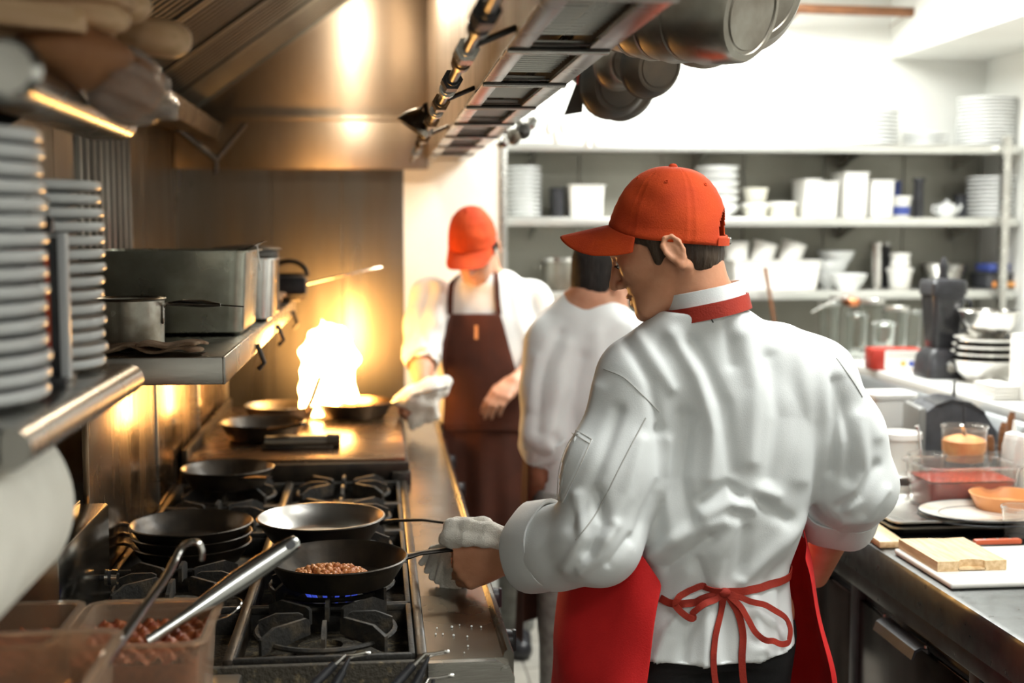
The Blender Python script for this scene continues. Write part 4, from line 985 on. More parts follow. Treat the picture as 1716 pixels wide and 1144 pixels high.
sbin('white plastic bin at the right of the row on the middle shelf', 1468, 1, .10, .2, .165, Y=SY0 + .12)
sbin('wide white bin at the left of the middle shelf beside a black box', 978, 1, .15, .22, .14)
sbin('black upright box between the small plates and the wide bin', 933, 1, .05, .15, .13, BPLAST, name='black_box')
tub('labelled_tub', 'white lidded tub with blue label on the middle shelf', spos(1508, 1), .046, .05, .088, WPLAST, WPLAST, BLUE)
sbin('dark blue box behind the labelled tub', 1500, 1, .05, .05, .17, BLUE, Y=SY1 - .05, name='blue_box')
tub('black_bottle', 'slim black bottle on the middle shelf', spos(1540, 1), .024, .022, .17, BPLAST, BPLAST, cat='bottle')
t = thing('teapot', 'small white teapot on the middle shelf left of the plate stack', 'teapot', spos(1588, 1))
b = nb(); lathe(b, [(0, 0), (.03, 0), (.045, .02), (.048, .04), (.038, .062), (.02, .07), (0, .072)], 28); bd = obj('pot_body', b, CHINA, t)
b = nb(); lathe(b, [(0, .086), (.006, .084), (.008, .076), (.018, .073), (.022, .068), (0, .068)], 20); obj('lid', b, CHINA, t)
b = nb(); tube(b, [(.04, 0, .02), (.06, 0, .04), (.068, 0, .062)], [.012, .008, .006], 10); obj('spout', b, CHINA, t)
b = nb(); tube(b, [(-.04, 0, .055), (-.065, 0, .055), (-.068, 0, .03), (-.045, 0, .02)], .005, 8); obj('handle', b, CHINA, t)
tub('dark_jar', 'dark glass jar beside the teapot on the middle shelf', spos(1612, 1, SY1 - .09), .03, .03, .10, GPLAST, BPLAST, cat='jar')
# lowest shelf
sbin('big white bin on the lowest shelf behind the red cap', 1292, 2, .40, .24, .135)
for k, px in enumerate((1236, 1286, 1334)):
    p = spos(px, 2); t = tub('white_tub', 'white tub lying in the big bin, %s from the left' % ORD[k + 1], (p[0] - .04 * (k > 0), p[1], p[2] + .075), .045, .055, .14, WPLAST, group='tubs in the big white bin'); t.rotation_euler = (0, .28 * (k > 0), 0)
for k, (px, dz) in enumerate(((1398, 0), (1394, .055), (1425, 0), (1404, .1))):
    o = bpy.data.objects.new('serving_bowl', bowl_mesh(.085, .07)); C.objects.link(o); p = spos(px, 2, SY0 + (.10 if k == 2 else .22)); o.location = (p[0], p[1], p[2] + dz); o.data.materials.append(CHINA)
    tag(o, ['white serving bowl lowest behind', 'white serving bowl second up behind', 'white serving bowl in front', 'white serving bowl topmost'][k] + ' on the lowest shelf', 'bowl', 'serving bowls on the lowest shelf')
tub('steel_flask', 'tall shiny steel flask on the lowest shelf', spos(1472, 2), .024, .022, .20, POLISH, POLISH, cat='flask')
tub('dark_flask', 'dark flask right behind the shiny steel flask', spos(1488, 2, SY1 - .08), .022, .02, .20, BPLAST, STEEL, cat='flask')
tub('white_jar', 'white jar, lower of two on the lowest shelf', spos(1512, 2), .045, .055, .085, WPLAST, WPLAST)
p = spos(1512, 2); tub('white_jar', 'white jar stacked on the other white jar', (p[0], p[1], p[2] + .097), .045, .04, .055, WPLAST, WPLAST)
o = bpy.data.objects.new('steel_bowl', bowl_mesh(.11, .11)); C.objects.link(o); o.location = spos(1585, 2); o.data.materials.append(POLISH); tag(o, 'deep shiny steel bowl on the lowest shelf', 'bowl')
sbin('dark tray box at the right end of the lowest shelf', 1672, 2, .16, .2, .07, GPLAST, name='dark_box')
p = spos(1668, 2); b = nb(); bx(b, -.05, .05, -.07, .07, 0, .035, .003); o = obj('blue_packet', b, BLUE, None, (p[0], p[1], p[2] + .0785)); tag(o, 'blue packet on the dark box at the lowest shelf', 'packet')
b = nb(); bx(b, -.05, .05, -.12, -.104, .01, .035, .003); o = obj('orange_packet', b, ORANGE, None, spos(1668, 2)); tag(o, 'small orange packet in front of the dark box', 'packet')
t = tub('stock_pot', 'steel stock pot with lid on the lowest shelf behind the bowed cook', spos(938, 2), .075, .078, .135, DULL, POLISH, cat='pot')
for s in (-1, 1):
    b = nb(); tube(b, [(s * .076, -.03, .10), (s * .105, -.02, .105), (s * .105, .02, .105), (s * .076, .03, .10)], .005, 8); obj('side_handle', b, DULL, t)
# back counter under the shelves
b = nb(); bx(b, .56, 2.8, 5.25, YB - .02, .88, .92, .004); bc = obj('back_counter', b, STEELY); tag(bc, 'steel counter under the back wall shelves', 'counter')
b = nb(); bx(b, .60, 2.8, 5.30, YB - .02, 0, .88, .004); obj('cabinet', b, DARKST, bc)

# ------------------------------------------------------------------ raised back counter beyond the prep table
LZ_ = 1.114
b = nb(); bx(b, 1.79, 2.45, 2.75, 5.24, LZ_ - .035, LZ_, .004); lc = obj('raised_counter', b, mat('pale_counter', (.74, .74, .71), .3, .2)); tag(lc, 'pale raised counter with blender and bowls behind the prep table', 'counter')
b = nb(); bx(b, 1.83, 2.45, 2.80, 5.18, 0, LZ_ - .035, .003); obj('cabinet', b, STEEL, lc)
def lpos(px, X, dz=.001):
    d = ray(px, 600); Y = X / d.x * d.y; return (X, Y, LZ_ + dz)
# blender
t = thing('blender', 'black countertop blender with tall dark jar and pointed lid', 'blender', lpos(1577, 1.93))
b = nb(); loft(b, [[(x * s, y * s, z) for x, y in rrect(.17, .17, .03)] for s, z in ((.9, 0), (.9, .02), (.82, .075), (.58, .10))]); obj('base', b, BPLAST, t)
b = nb(); cyl(b, (0, -.088, .04), (0, -.075, .043), .018, .018, 18); obj('dial', b, STEEL, t)
b = nb(); loft(b, [[(x * s, y * s, z) for x, y in rrect(.12, .12, .02)] for s, z in ((.72, .10), (.8, .14), (1.0, .29), (1.0, .295), (.97, .295), (.94, .285), (.75, .14), (.6, .105))]); obj('jar', b, mat('smoked_plastic', (.05, .05, .055), .15, 0, trans=.35), t)
b = nb(); loft(b, [[(x * s, y * s, z) for x, y in rrect(.128, .128, .02)] for s, z in ((1, .285), (1, .325), (.9, .335), (.4, .34))]); ld = obj('lid', b, BPLAST, t)
b = nb(); lathe(b, [(.018, .335), (.014, .36), (.017, .38), (.006, .41), (0, .412)], 16); obj('lid_plug', b, BPLAST, ld)
b = nb(); tube(b, [(.06, 0, .27), (.10, 0, .26), (.10, 0, .17), (.05, 0, .15)], .009, 8); obj('handle', b, BPLAST, t)
# steel mixing bowls
for k in range(4):
    o = bpy.data.objects.new('mixing_bowl', bowl_mesh(.118 - .004 * k, .075)); C.objects.link(o); p = lpos(1652, 2.02, .001 + .024 * k); o.location = p; o.data.materials.append(POLISH)
    tag(o, '%s steel mixing bowl from the bottom of the stack right of the blender' % ORD[k + 1], 'bowl', 'mixing bowls right of the blender')
o = bpy.data.objects.new('mixing_bowl', bowl_mesh(.10, .085)); C.objects.link(o); o.location = lpos(1655, 2.02, .152); o.data.materials.append(POLISH); tag(o, 'top steel mixing bowl with high sides right of the blender', 'bowl', 'mixing bowls right of the blender')
# printed carton
t = thing('printed_carton', 'red and white printed carton lying left of the blender', 'box', lpos(1497, 1.87))
t.rotation_euler = (0, 0, -.15)
b = nb(); bx(b, -.09, .09, -.06, .06, 0, .075, .002); obj('carton', b, RED, t)
b = nb(); bx(b, -.045, .088, -.0615, -.0595, .003, .072); pn = obj('front_panel', b, WPLAST, t)
for k, m in enumerate((ORANGE, BLUE)):
    b = nb(); cyl(b, (.02 + .03 * k, -.0615, .025), (.02 + .03 * k, -.0625, .025), .011, .011, 16); obj('print_mark', b, m, pn)
for k in range(3):
    b = nb(); bx(b, -.035, .08, -.0622, -.0612, .045 + .008 * k, .048 + .008 * k); obj('print_line', b, mat('grey_print', (.45, .45, .42), .6), pn)
# glass jars and cloches
for k, (px, X, r, h) in enumerate([(1388, 1.84, .042, .20), (1408, 1.93, .046, .22), (1436, 1.88, .038, .17), (1458, 2.02, .05, .21), (1480, 1.90, .040, .15), (1500, 2.06, .045, .19), (1524, 2.16, .045, .17)]):
    t = tub('glass_jar', 'clear glass jar, %s from the left among the glassware by the wooden spoon' % ORD[k + 1], lpos(px, X), r * .85, r, h, GLASS, STEEL if k % 2 else GLASS, group='glass jars on the raised counter', cat='jar', seg=24)
t = tub('utensil_crock', 'steel crock holding a wooden spoon behind the shoulder of the near cook', (1.766, 5.40, .921), .05, .055, .2, DULL, cat='crock')
t = thing('wooden_spoon', 'wooden spoon leaning left out of the crock', 'spoon', (1.766, 5.40, .93)); o0 = Vector(t.location)
e = at(1282, 448, o0.y); b = nb(); tube(b, [(0, 0, 0), (e - o0) * .6, (e - o0)], [.006, .007, .010], 10); obj('handle', b, WOODD, t)
b = nb(); bmesh.ops.create_uvsphere(b, u_segments=14, v_segments=10, radius=1)
for v in b.verts: v.co = Vector((v.co.x * .018, v.co.y * .008, v.co.z * .02 - .0))
obj('bowl', b, WOODD, t)
t = thing('copper_ladle', 'copper ladle lying across the jars', 'ladle', lpos(1425, 1.90, .225)); o0 = Vector(t.location)
b = nb(); lathe(b, [(0, -.03), (.03, -.022), (.042, 0), (.04, 0), (.028, -.02), (0, -.028)], 24); obj('bowl', b, mat('copper', (.45, .16, .07), .3, 1), t)
b = nb(); tube(b, [(.04, 0, 0), (-.02, .02, .02), (-.16, .02, -.05)], .004, 8); obj('handle', b, POLISH, t)
sbin('tall white box at the right edge on the raised counter', 1700, 1, .1, .1, .1)  if False else None
p = lpos(1740, 1.95); t = thing('white_box', 'tall white box at the right edge of the raised counter', 'box', p); b = nb(); bx(b, -.055, .055, -.07, .07, 0, .19, .006); obj('carton', b, WPLAST, t)
b = nb(); bx(b, -.055, .055, -.07, .07, .19, .194, .001); obj('flap', b, WPLAST, t)
p = lpos(1672, 1.86); t = thing('folded_napkins', 'white folded napkins at the counter edge below the mixing bowls', 'napkins', (p[0], p[1], p[2])); 
for k in range(4):
    b = nb(); box(b, (0, 0, .006 + .011 * k), (.09 - .003 * k, .14, .010), .004); obj('napkin', b, WPLAST, t)

# ------------------------------------------------------------------ prep table
PZ = .90
pt = thing('prep_table', 'stainless prep table with drawers along the right of the aisle', 'table', (1.12, 1.2, 0))
def ptp(name, b, m, par=pt): 
    bmesh.ops.translate(b, verts=b.verts, vec=(-1.12, -1.2, 0)); return obj(name, b, m, par)
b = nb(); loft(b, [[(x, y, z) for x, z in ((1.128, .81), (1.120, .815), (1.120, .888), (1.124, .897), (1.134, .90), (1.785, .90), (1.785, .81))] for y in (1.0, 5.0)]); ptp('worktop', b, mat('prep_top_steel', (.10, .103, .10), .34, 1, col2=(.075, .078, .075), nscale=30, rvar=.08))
b = nb(); bx(b, 1.165, 1.785, 1.03, 4.97, .05, .81, .003); ptp('carcass', b, DARKST)
b = nb(); loft(b, [[(x, y, z) for x, z in ((1.70, .90), (1.775, 1.075), (1.788, 1.085), (1.788, .90))] for y in (2.6, 5.0)]); ptp('sloping_riser', b, mat('blue_grey_steel', (.42, .44, .46), .35, 1))
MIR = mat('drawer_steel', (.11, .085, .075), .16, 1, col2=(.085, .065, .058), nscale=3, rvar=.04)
dy = [1.05, 1.68, 2.31, 2.94, 3.57, 4.20, 4.83]
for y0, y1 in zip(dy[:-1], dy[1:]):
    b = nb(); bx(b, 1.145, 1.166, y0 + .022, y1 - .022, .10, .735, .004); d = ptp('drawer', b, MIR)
    ym = (y0 + y1) / 2 
    b = nb(); loft(b, [[(x, y, z) for x, z in ((1.146, .733), (1.146, .747), (1.128, .749), (1.112, .742), (1.105, .722), (1.109, .720), (1.116, .737), (1.130, .743), (1.141, .742), (1.141, .733))] for y in (ym - .105, ym + .105)]); h_ = ptp('handle', b, BPLAST, d)
    for s in (-1, 1):
        q = nb(); cyl(q, (1.135, ym + s * .11, .748), (1.135, ym + s * .11, .754), .004, .004, 10); ptp('screw', q, STEEL, d)
    b = nb(); bx(b, 1.140, 1.168, y1 - .022, y1 + .022, .08, .80, .003); ptp('upright', b, BPLAST)
b = nb(); bx(b, 1.135, 1.17, 1.03, 4.97, .765, .812, .004); ptp('top_rail', b, DARKST)
for y in (1.1, 4.9):
    b = nb(); bx(b, 1.2, 1.26, y - .03, y + .03, 0, .06, .004); ptp('foot', b, BPLAST)

def tpos(px, py, z=PZ): return atz(px, py, z + .0005)
# white cutting board
c0 = tpos(1590, 988); c1 = tpos(1497, 928)
bx0, by0, by1 = c0.x + .004, c0.y, c1.y
b = nb(); bx(b, 0, .46, 0, by1 - by0, 0, .013, .005, 3); o = obj('cutting_board', b, WPLAST, None, (bx0, by0, PZ + .0005)); tag(o, 'large white plastic cutting board on the prep table', 'cutting board')
# wooden block with scooped handle
t = thing('wood_block', 'thick pale wooden board with scooped handle on the white cutting board', 'cutting board', (bx0 + .01, by0 + .085, PZ + .0140))
W_, D_, H_ = .15, .20, .021
def woodring(z, ins):
    out = []
    for x, y in [(0, 0), (.042, 0)] + [(.075 + .028 * cos(a), .016 * sin(a) * 1.0) for a in np.linspace(pi, 0, 9)] + [(.108, 0), (W_, 0), (W_, D_), (.1, D_ * .97), (.06, D_), (0, D_)]:
        out.append((x, y, z))
    return out
b = nb(); loft(b, [woodring(0, 0), woodring(H_, 0)]); wbk = obj('block', b, WOODL, t, ang=25)
b = nb(); loft(b, [[(x, y, z) for x, y in ((.045, .0), (.105, .0), (.098, .014), (.075, .018), (.052, .014))] for z in (.002, .006)]); obj('scoop_edge', b, WOODL, wbk)
# knives
def knife(label, px, py, L_, ang, hm, z):
    p = atz(px, py, z); t = thing('kitchen_knife', label, 'knife', p, ang)
    b = nb(); box(b, (L_ * .22, 0, .007), (L_ * .44, .018, .012), .004); h = obj('handle', b, hm, t)
    b = nb(); loft(b, [[(-.0, -.010, zz), (-L_ * .5, -.004, zz), (-L_ * .56, .006, zz), (-.0, .014, zz)] for zz in (.006, .0075)]); obj('blade', b, POLISH, t)
    for q in (.1, .22, .34):
        b = nb(); cyl(b, (L_ * q, 0, .0125), (L_ * q, 0, .0138), .003, .003, 10); obj('rivet', b, STEEL, h)
knife('knife with orange-red handle lying behind the wooden board', 1632, 913, .25, 0., mat('orange_red_handle', (.42, .07, .02), .4), PZ + .014)
# sheet trays
tr = tpos(1497, 900)
for k in range(2):
    t = thing('sheet_tray', ['lower steel sheet tray under the dark-rimmed plates', 'upper steel sheet tray under the dark-rimmed plates'][k], 'tray', (tr.x + .25 + .004 * k, tr.y + .20 + .006 * k, PZ + .0005 + .012 * k), .0, 'stacked sheet trays')
    b = nb(); binshape(b, .49, .40, .024, .02, .002, .95, .008); obj('tray', b, DULL if k == 0 else STEEL, t)
b = nb(); bx(b, 0, .06, 0, .28, 0, .016, .003); o = obj('wooden_strip', b, WOODL, None, tpos(1466, 915) + Vector((0.003, -.02, 0))); o.rotation_euler = (0, 0, -.05); tag(o, 'narrow wooden board at the table edge beside the trays', 'board')
# oval plates with a dark rim line
zt = PZ + .0165
for k in range(2):
    c = atz(1652, 862, zt + .02); t = thing('oval_plate', ['lower oval plate with black rim on the tray', 'upper oval plate with black inner line and brown smears on the tray'][k], 'plate', (c.x + .0, c.y + .01, zt + .0005 + .011 * k), 0, 'oval plates on the tray')
    b = nb(); lathe(b, [(0, .003), (.08, .003), (.082, 0), (.09, 0), (.10, .005), (.138, .013), (.143, .015), (.143, .017), (.138, .0175), (.10, .0095), (.09, .007), (0, .007)], 56, None, 1.1, .88); obj('china', b, mat('stained_china', (.72, .70, .64), .22, 0, col2=(.45, .28, .15), nscale=7, lo=.56, hi=.75, coat=.2), t)
    b = nb(); torus(b, (0, 0, .0165), .1425, .0022, None, 56, 6, 1.1, .88); torus(b, (0, 0, .0085), .098, .0014, None, 56, 6, 1.1, .88); obj('dark_rim_line', b, BPLAST, t)
# crumpled white cloth by the sleeve
q = tpos(1500, 838); cloth_sheet('white_napkin', 'crumpled white napkin on the prep table beside the sleeve', lambda u, v: (q.x + .17 * u - .03, q.y + .13 * v + .02 * sin(5 * u), PZ + .026 + .022 * abs(sin(4 * u + 3 * v)) + .01 * sin(8 * v + 3 * u)), 20, 16, .004, WPLAST, 'napkin')
# tubs and bins on the prep table
def tb(px, Y, dz=.0005): p = at(px, 700, Y); return (p.x, Y, PZ + dz)
MILK = mat('milky_plastic', (.82, .81, .76), .3, 0, trans=.25)
t = tub('lidded_tub', 'white round tub with wide lid at the edge of the prep table', tb(1510, 3.40), .046, .052, .15, MILK, WPLAST)
t = thing('white_crate', 'square white lidded tub behind the round tub', 'tub', tb(1487, 3.85)); b = nb(); binshape(b, .13, .12, .20, .02, .003, .95, .006); obj('body', b, WPLAST, t); b = nb(); loft(b, [[(x, y, z) for x, y in rrect(.15, .14, .025)] for z in (.201, .213)]); obj('lid', b, WPLAST, t)
t = tub('deli_container', 'clear deli container with a spoon beside the sauce bin', tb(1556, 3.25), .040, .048, .125, CLEAR)
b = nb(); lathe(b, [(0, .004), (.036, .005), (.041, .06), (0, .064)], 24); obj('contents', b, ORBOWL, t)
b = nb(); tube(b, [(.0, 0, .02), (-.02, 0, .14), (-.026, 0, .185), (-.032, 0, .20)], [.003, .003, .004, .006], 8); obj('spoon', b, POLISH, t)
t = fbin('clear bin of red sauce behind the dark-rimmed plates', 1.375, 1.62, 3.05, 3.22, .122, .70, CLEAR, SAUCE, PZ + .0005, 'bins on the prep table', .06)
t = tub('food_bucket', 'clear round bucket of orange food with a dark stick', tb(1617, 3.28), .052, .060, .195, CLEAR, None)
b = nb(); lathe(b, [(0, .10), (.052, .10), (.057, .155), (.03, .165), (0, .167)], 28); obj('contents', b, ORANGE, t)
b = nb(); tube(b, [(.0, 0, .15), (-.005, 0, .26)], .003, 8); obj('stick', b, BPLAST, t)
for k, (px, Y, h) in enumerate(((1700, 3.2, .17), (1722, 3.1, .18))):
    t = thing('squeeze_bottle', ['pale squeeze bottle beside the knife handles', 'pale squeeze bottle cut by the right edge'][k], 'bottle', tb(px, Y), 0, 'squeeze bottles')
    b = nb(); lathe(b, [(0, 0), (.026, 0), (.029, .004), (.029, h - .02), (.024, h), (0, h)], 24); obj('body', b, MILK, t)
    b = nb(); lathe(b, [(0, h + .05), (.003, h + .05), (.006, h + .02), (.022, h + .014), (.025, h), (0, h)], 20); obj('nozzle', b, WPLAST, t)
t = thing('utensil_tray', 'small tray bin holding brown-handled tools', 'bin', tb(1672, 3.34)); b = nb(); binshape(b, .12, .10, .12, .015, .003, .92, .006); obj('body', b, CLEAR, t)
for k, (px, py, dx) in enumerate(((1660, 730, -.01), (1683, 708, .01), (1697, 690, .03))):
    o0 = Vector(tb(1672, 3.34)); e = at(px, py, 3.34 + .02 * k)
    t = thing('brown_handled_knife', ['lowest brown wooden handle in the tool bin', 'middle brown wooden handle in the tool bin', 'highest brown wooden handle behind the squeeze bottle'][k], 'knife', (o0.x + dx, 3.34 + .02 * k, PZ + .012), 0, 'tools with brown handles'); ob = Vector(t.location)
    b = nb(); tube(b, [(e - ob) * .5, (e - ob) * .62, (e - ob) * .9, (e - ob)], [.007, .011, .014, .009], 12, flat=.7); hh = obj('handle', b, WOODD, t)
    b = nb(); tube(b, [(0, 0, 0), (e - ob) * .52], [.004, .006], 8, flat=.3); obj('blade', b, POLISH, t)
    b = nb(); bmesh.ops.create_icosphere(b, subdivisions=2, radius=.003, matrix=Matrix.Translation((e - ob) * .9 + Vector((0, -.010, 0)))); obj('rivet', b, STEEL, hh)
for k, (px0, py0, px1, py1) in enumerate(((1612, 712, 1640, 760), (1630, 735, 1668, 765))):
    p0 = at(px1, py1 + 40, 3.3); t = thing('serving_spoon', ['steel spoon standing up against the orange bucket', 'steel spoon lying across the bin of tools'][k], 'spoon', p0); e = at(px0, py0, 3.28)
    b = nb(); tube(b, [(0, 0, 0), (e - p0) * .6, (e - p0)], [.004, .005, .007], 8, flat=.5); obj('handle', b, POLISH, t)
    b = nb(); bmesh.ops.create_uvsphere(b, u_segments=12, v_segments=8, radius=1)
    for v in b.verts: v.co = Vector((v.co.x * .018, v.co.y * .010, v.co.z * .024))
    obj('bowl', b, POLISH, t)
c = tb(1690, 2.98); t = thing('orange_bowl', 'shallow orange plastic bowl behind the dark-rimmed plates', 'bowl', (c[0], c[1], PZ + .0005)); b = nb(); lathe(b, [(0, .0), (.05, 0), (.055, .004), (.085, .068), (.088, .072), (.083, .072), (.052, .008), (0, .005)], 40); obj('body', b, ORBOWL, t)
b = nb(); lathe(b, [(0, .05), (.06, .048), (.07, .045), (.068, .04), (0, .035)], 32); obj('contents', b, ORANGE, t)
c = tb(1712, 2.82); t = tub('clear_cup', 'clear plastic cup at the right edge before the orange bowl', (c[0], c[1], PZ + .0005), .03, .037, .075, CLEAR)
# black appliance
t = thing('countertop_appliance', 'charcoal plastic appliance with rounded hood behind the tubs', 'appliance', tb(1590, 3.58)); t.rotation_euler = (0, 0, -.15); t.scale = (.88, .9, .98)
b = nb(); loft(b, [[(x, y, z) for x, z in ((-.10, 0), (.14, 0), (.14, .09), (.125, .15), (.09, .198), (.04, .228), (-.02, .236), (-.07, .222), (-.10, .20))] for y in (-.09, .10)]); obj('housing', b, GPLAST, t, ang=50)
b = nb(); bx(b, -.128, -.098, -.095, .10, 0, .215, .012); obj('side_cover', b, mat('grey_plastic', (.20, .20, .19), .45), t)
b = nb(); loft(b, [[(x, y, z) for x, z in ((-.07, .224), (-.02, .240), (.04, .232), (.09, .203), (.084, .196), (.03, .222), (-.02, .230), (-.06, .216))] for y in (-.095, .06)]); obj('hood_flap', b, BPLAST, t)
b = nb(); cyl(b, (.03, .05, .225), (.03, .05, .28), .006, .004, 10); obj('stub', b, BPLAST, t)
# ------------------------------------------------------------------ people
def rotm(yaw, pitch, roll=0.):
    return np.array(Matrix.Rotation(radians(yaw), 3, 'Z') @ Matrix.Rotation(radians(-pitch), 3, 'X') @ Matrix.Rotation(radians(roll), 3, 'Y'))
def head_sdf(G, c, R, s=1., ears=True):
    c = np.array(c, float); L = lambda x, y, z: c + s * (R @ np.array((x, y, z)))
    G.ell(L(0, -.008, .038), np.array((.0765, .098, .090)) * s, R, .02)           # skull
    G.ell(L(0, .036, -.022), np.array((.062, .060, .082)) * s, R, .03)            # face
    G.ell(L(0, .038, -.074), np.array((.052, .052, .036)) * s, R, .025)           # jaw
    for x in (-1, 1):
        G.cap(L(x * .056, -.005, -.035), L(x * .030, .070, -.092), .016 * s, .015 * s, .022)   # jaw line
    G.ell(L(0, .080, -.098), np.array((.021, .017, .015)) * s, R, .018)           # chin
    for x in (-1, 1):
        G.cap(L(x * .010, .093, .030), L(x * .042, .080, .028), .0085 * s, .008 * s, .014)     # brow
        G.ell(L(x * .046, .060, -.014), np.array((.018, .022, .016)) * s, R, .02)  # cheekbone
        G.ell(L(x * .031, .101, .008), np.array((.017, .014, .011)) * s, R, .012, 's')   # socket
        G.ell(L(x * .031, .0785, .006), np.array((.0135, .0125, .0115)) * s, R, .004)   # lid over eyeball
    G.cap(L(0, .092, .014), L(0, .112, -.024), .0085 * s, .0105 * s, .010)        # nose
    G.ell(L(0, .114, -.030), np.array((.010, .011, .009)) * s, R, .006)
    for x in (-1, 1): G.ell(L(x * .0125, .102, -.034), np.array((.0075, .010, .0075)) * s, R, .006)
    G.ell(L(0, .091, -.059), np.array((.022, .0125, .0065)) * s, R, .006)         # lips
    G.ell(L(0, .089, -.073), np.array((.019, .0115, .0070)) * s, R, .006)
    G.cap(L(-.020, .100, -.0655), L(.020, .100, -.0655), .0030 * s, .0030 * s, .004, 's')
    if ears:
        for x in (-1, 1):
            E = R @ np.array(Matrix.Rotation(radians(-14 * 1), 3, 'X')) @ np.array(Matrix.Rotation(radians(-x * 22), 3, 'Z'))
            e = L(x * .0765, -.022, -.014); es = s * .92; M_ = lambda a, b_, d_: e + es * (E @ np.array((a * x, b_, d_)))
            G.ell(M_(.003, 0, 0), np.array((.0065, .0165, .029)) * s, E, .006)
            G.ell(M_(.0135, .002, -.002), np.array((.006, .008, .014)) * s, E, .004, 's')
            rim = [(.007, .016, .004), (.009, .014, .020), (.011, .002, .0305), (.012, -.012, .026), (.012, -.0185, .010), (.010, -.0165, -.008), (.008, -.009, -.022), (.006, .003, -.030)]
            for a, b_ in zip(rim[:-1], rim[1:]): G.cap(M_(*a), M_(*b_), .0042 * s, .0042 * s, .003)
            G.ell(M_(.006, .005, -.029), np.array((.005, .008, .009)) * s, E, .004)
            G.cap(M_(.008, -.006, -.014), M_(.008, -.008, .012), .0032 * s, .0030 * s, .004)
            G.ell(M_(.006, .014, -.004), np.array((.004, .004, .007)) * s, E, .004)
def hand_sdf(G, wr, d, n, s, curl=(60, 75, 40), scale=1., spread=.0, thumb=(.55, .55, .45)):
    """wrist point, direction to the knuckles, palm normal, thumb side"""
    nv = lambda v: np.array(v, float) / np.linalg.norm(v)
    wr = np.array(wr, float); d = nv(d); n = np.array(n, float); n = nv(n - d * (n @ d)); s_ = np.cross(d, n); s_ = s_ if s_ @ np.array(s, float) > 0 else -s_
    k = scale
    def rot(v, a): return v * cos(a) + n * sin(a) if True else v
    offs = [.030, .010, -.010, -.029]; lens = [(.043, .026, .021), (.047, .030, .022), (.043, .028, .021), (.034, .021, .019)]; kn = [.086, .090, .086, .078]
    for i in range(4):
        K = wr + d * kn[i] * k + s_ * offs[i] * k
        G.cap(wr + d * .012 * k + s_ * offs[i] * .62 * k, K, .0175 * k, .0118 * k, .012)
        p = K; a = 0.
        for j in range(3):
            a += radians(curl[j] * (1 + .06 * i)); q = p + (d * cos(a) + n * sin(a)) * lens[i][j] * k + s_ * spread * offs[i] * .35
            G.cap(p, q, (.0104, .0094, .0086)[j] * k, (.0096, .0087, .0074)[j] * k, .0035 if j else .006); p = q
    G.ell(wr + d * .05 * k + n * .006 * k, np.array((.036, .036, .018)) * k, np.stack([s_, d, n], 1), .014)
    b0 = wr + d * .020 * k + s_ * .026 * k + n * .008 * k; td = nv(s_ * thumb[0] + d * thumb[1] + n * thumb[2])
    b1 = b0 + td * .042 * k; td2 = nv(d * .75 + n * .55 + s_ * .05); b2 = b1 + td2 * .032 * k; b3 = b2 + nv(d * .6 + n * .75 - s_ * .2) * .026 * k
    G.cap(b0, b1, .0155 * k, .0118 * k, .014); G.cap(b1, b2, .0112 * k, .0102 * k, .004); G.cap(b2, b3, .0102 * k, .0085 * k, .003)
def merge(parts):
    Vs, Qs, o = [], [], 0
    for V, Q in parts: Vs.append(V); Qs.append(Q + o); o += len(V)
    return np.concatenate(Vs), np.concatenate(Qs)
def bbox(pts, m): P = np.array([list(p) for p in pts]); return P.min(0) - m, P.max(0) + m
def smooth_noise(V, seed, fr, amp, st=(1, 1, 1)):
    r = np.random.RandomState(seed); D = np.zeros(len(V)); P = V * np.array(st)
    for _ in range(7):
        k = r.normal(size=3); k /= np.linalg.norm(k); D += np.sin(P @ k * fr * r.uniform(.6, 1.5) + r.uniform(0, 6.28) + 1.5 * np.sin(P @ np.roll(k, 1) * fr * .7))
    return D / 7 * amp

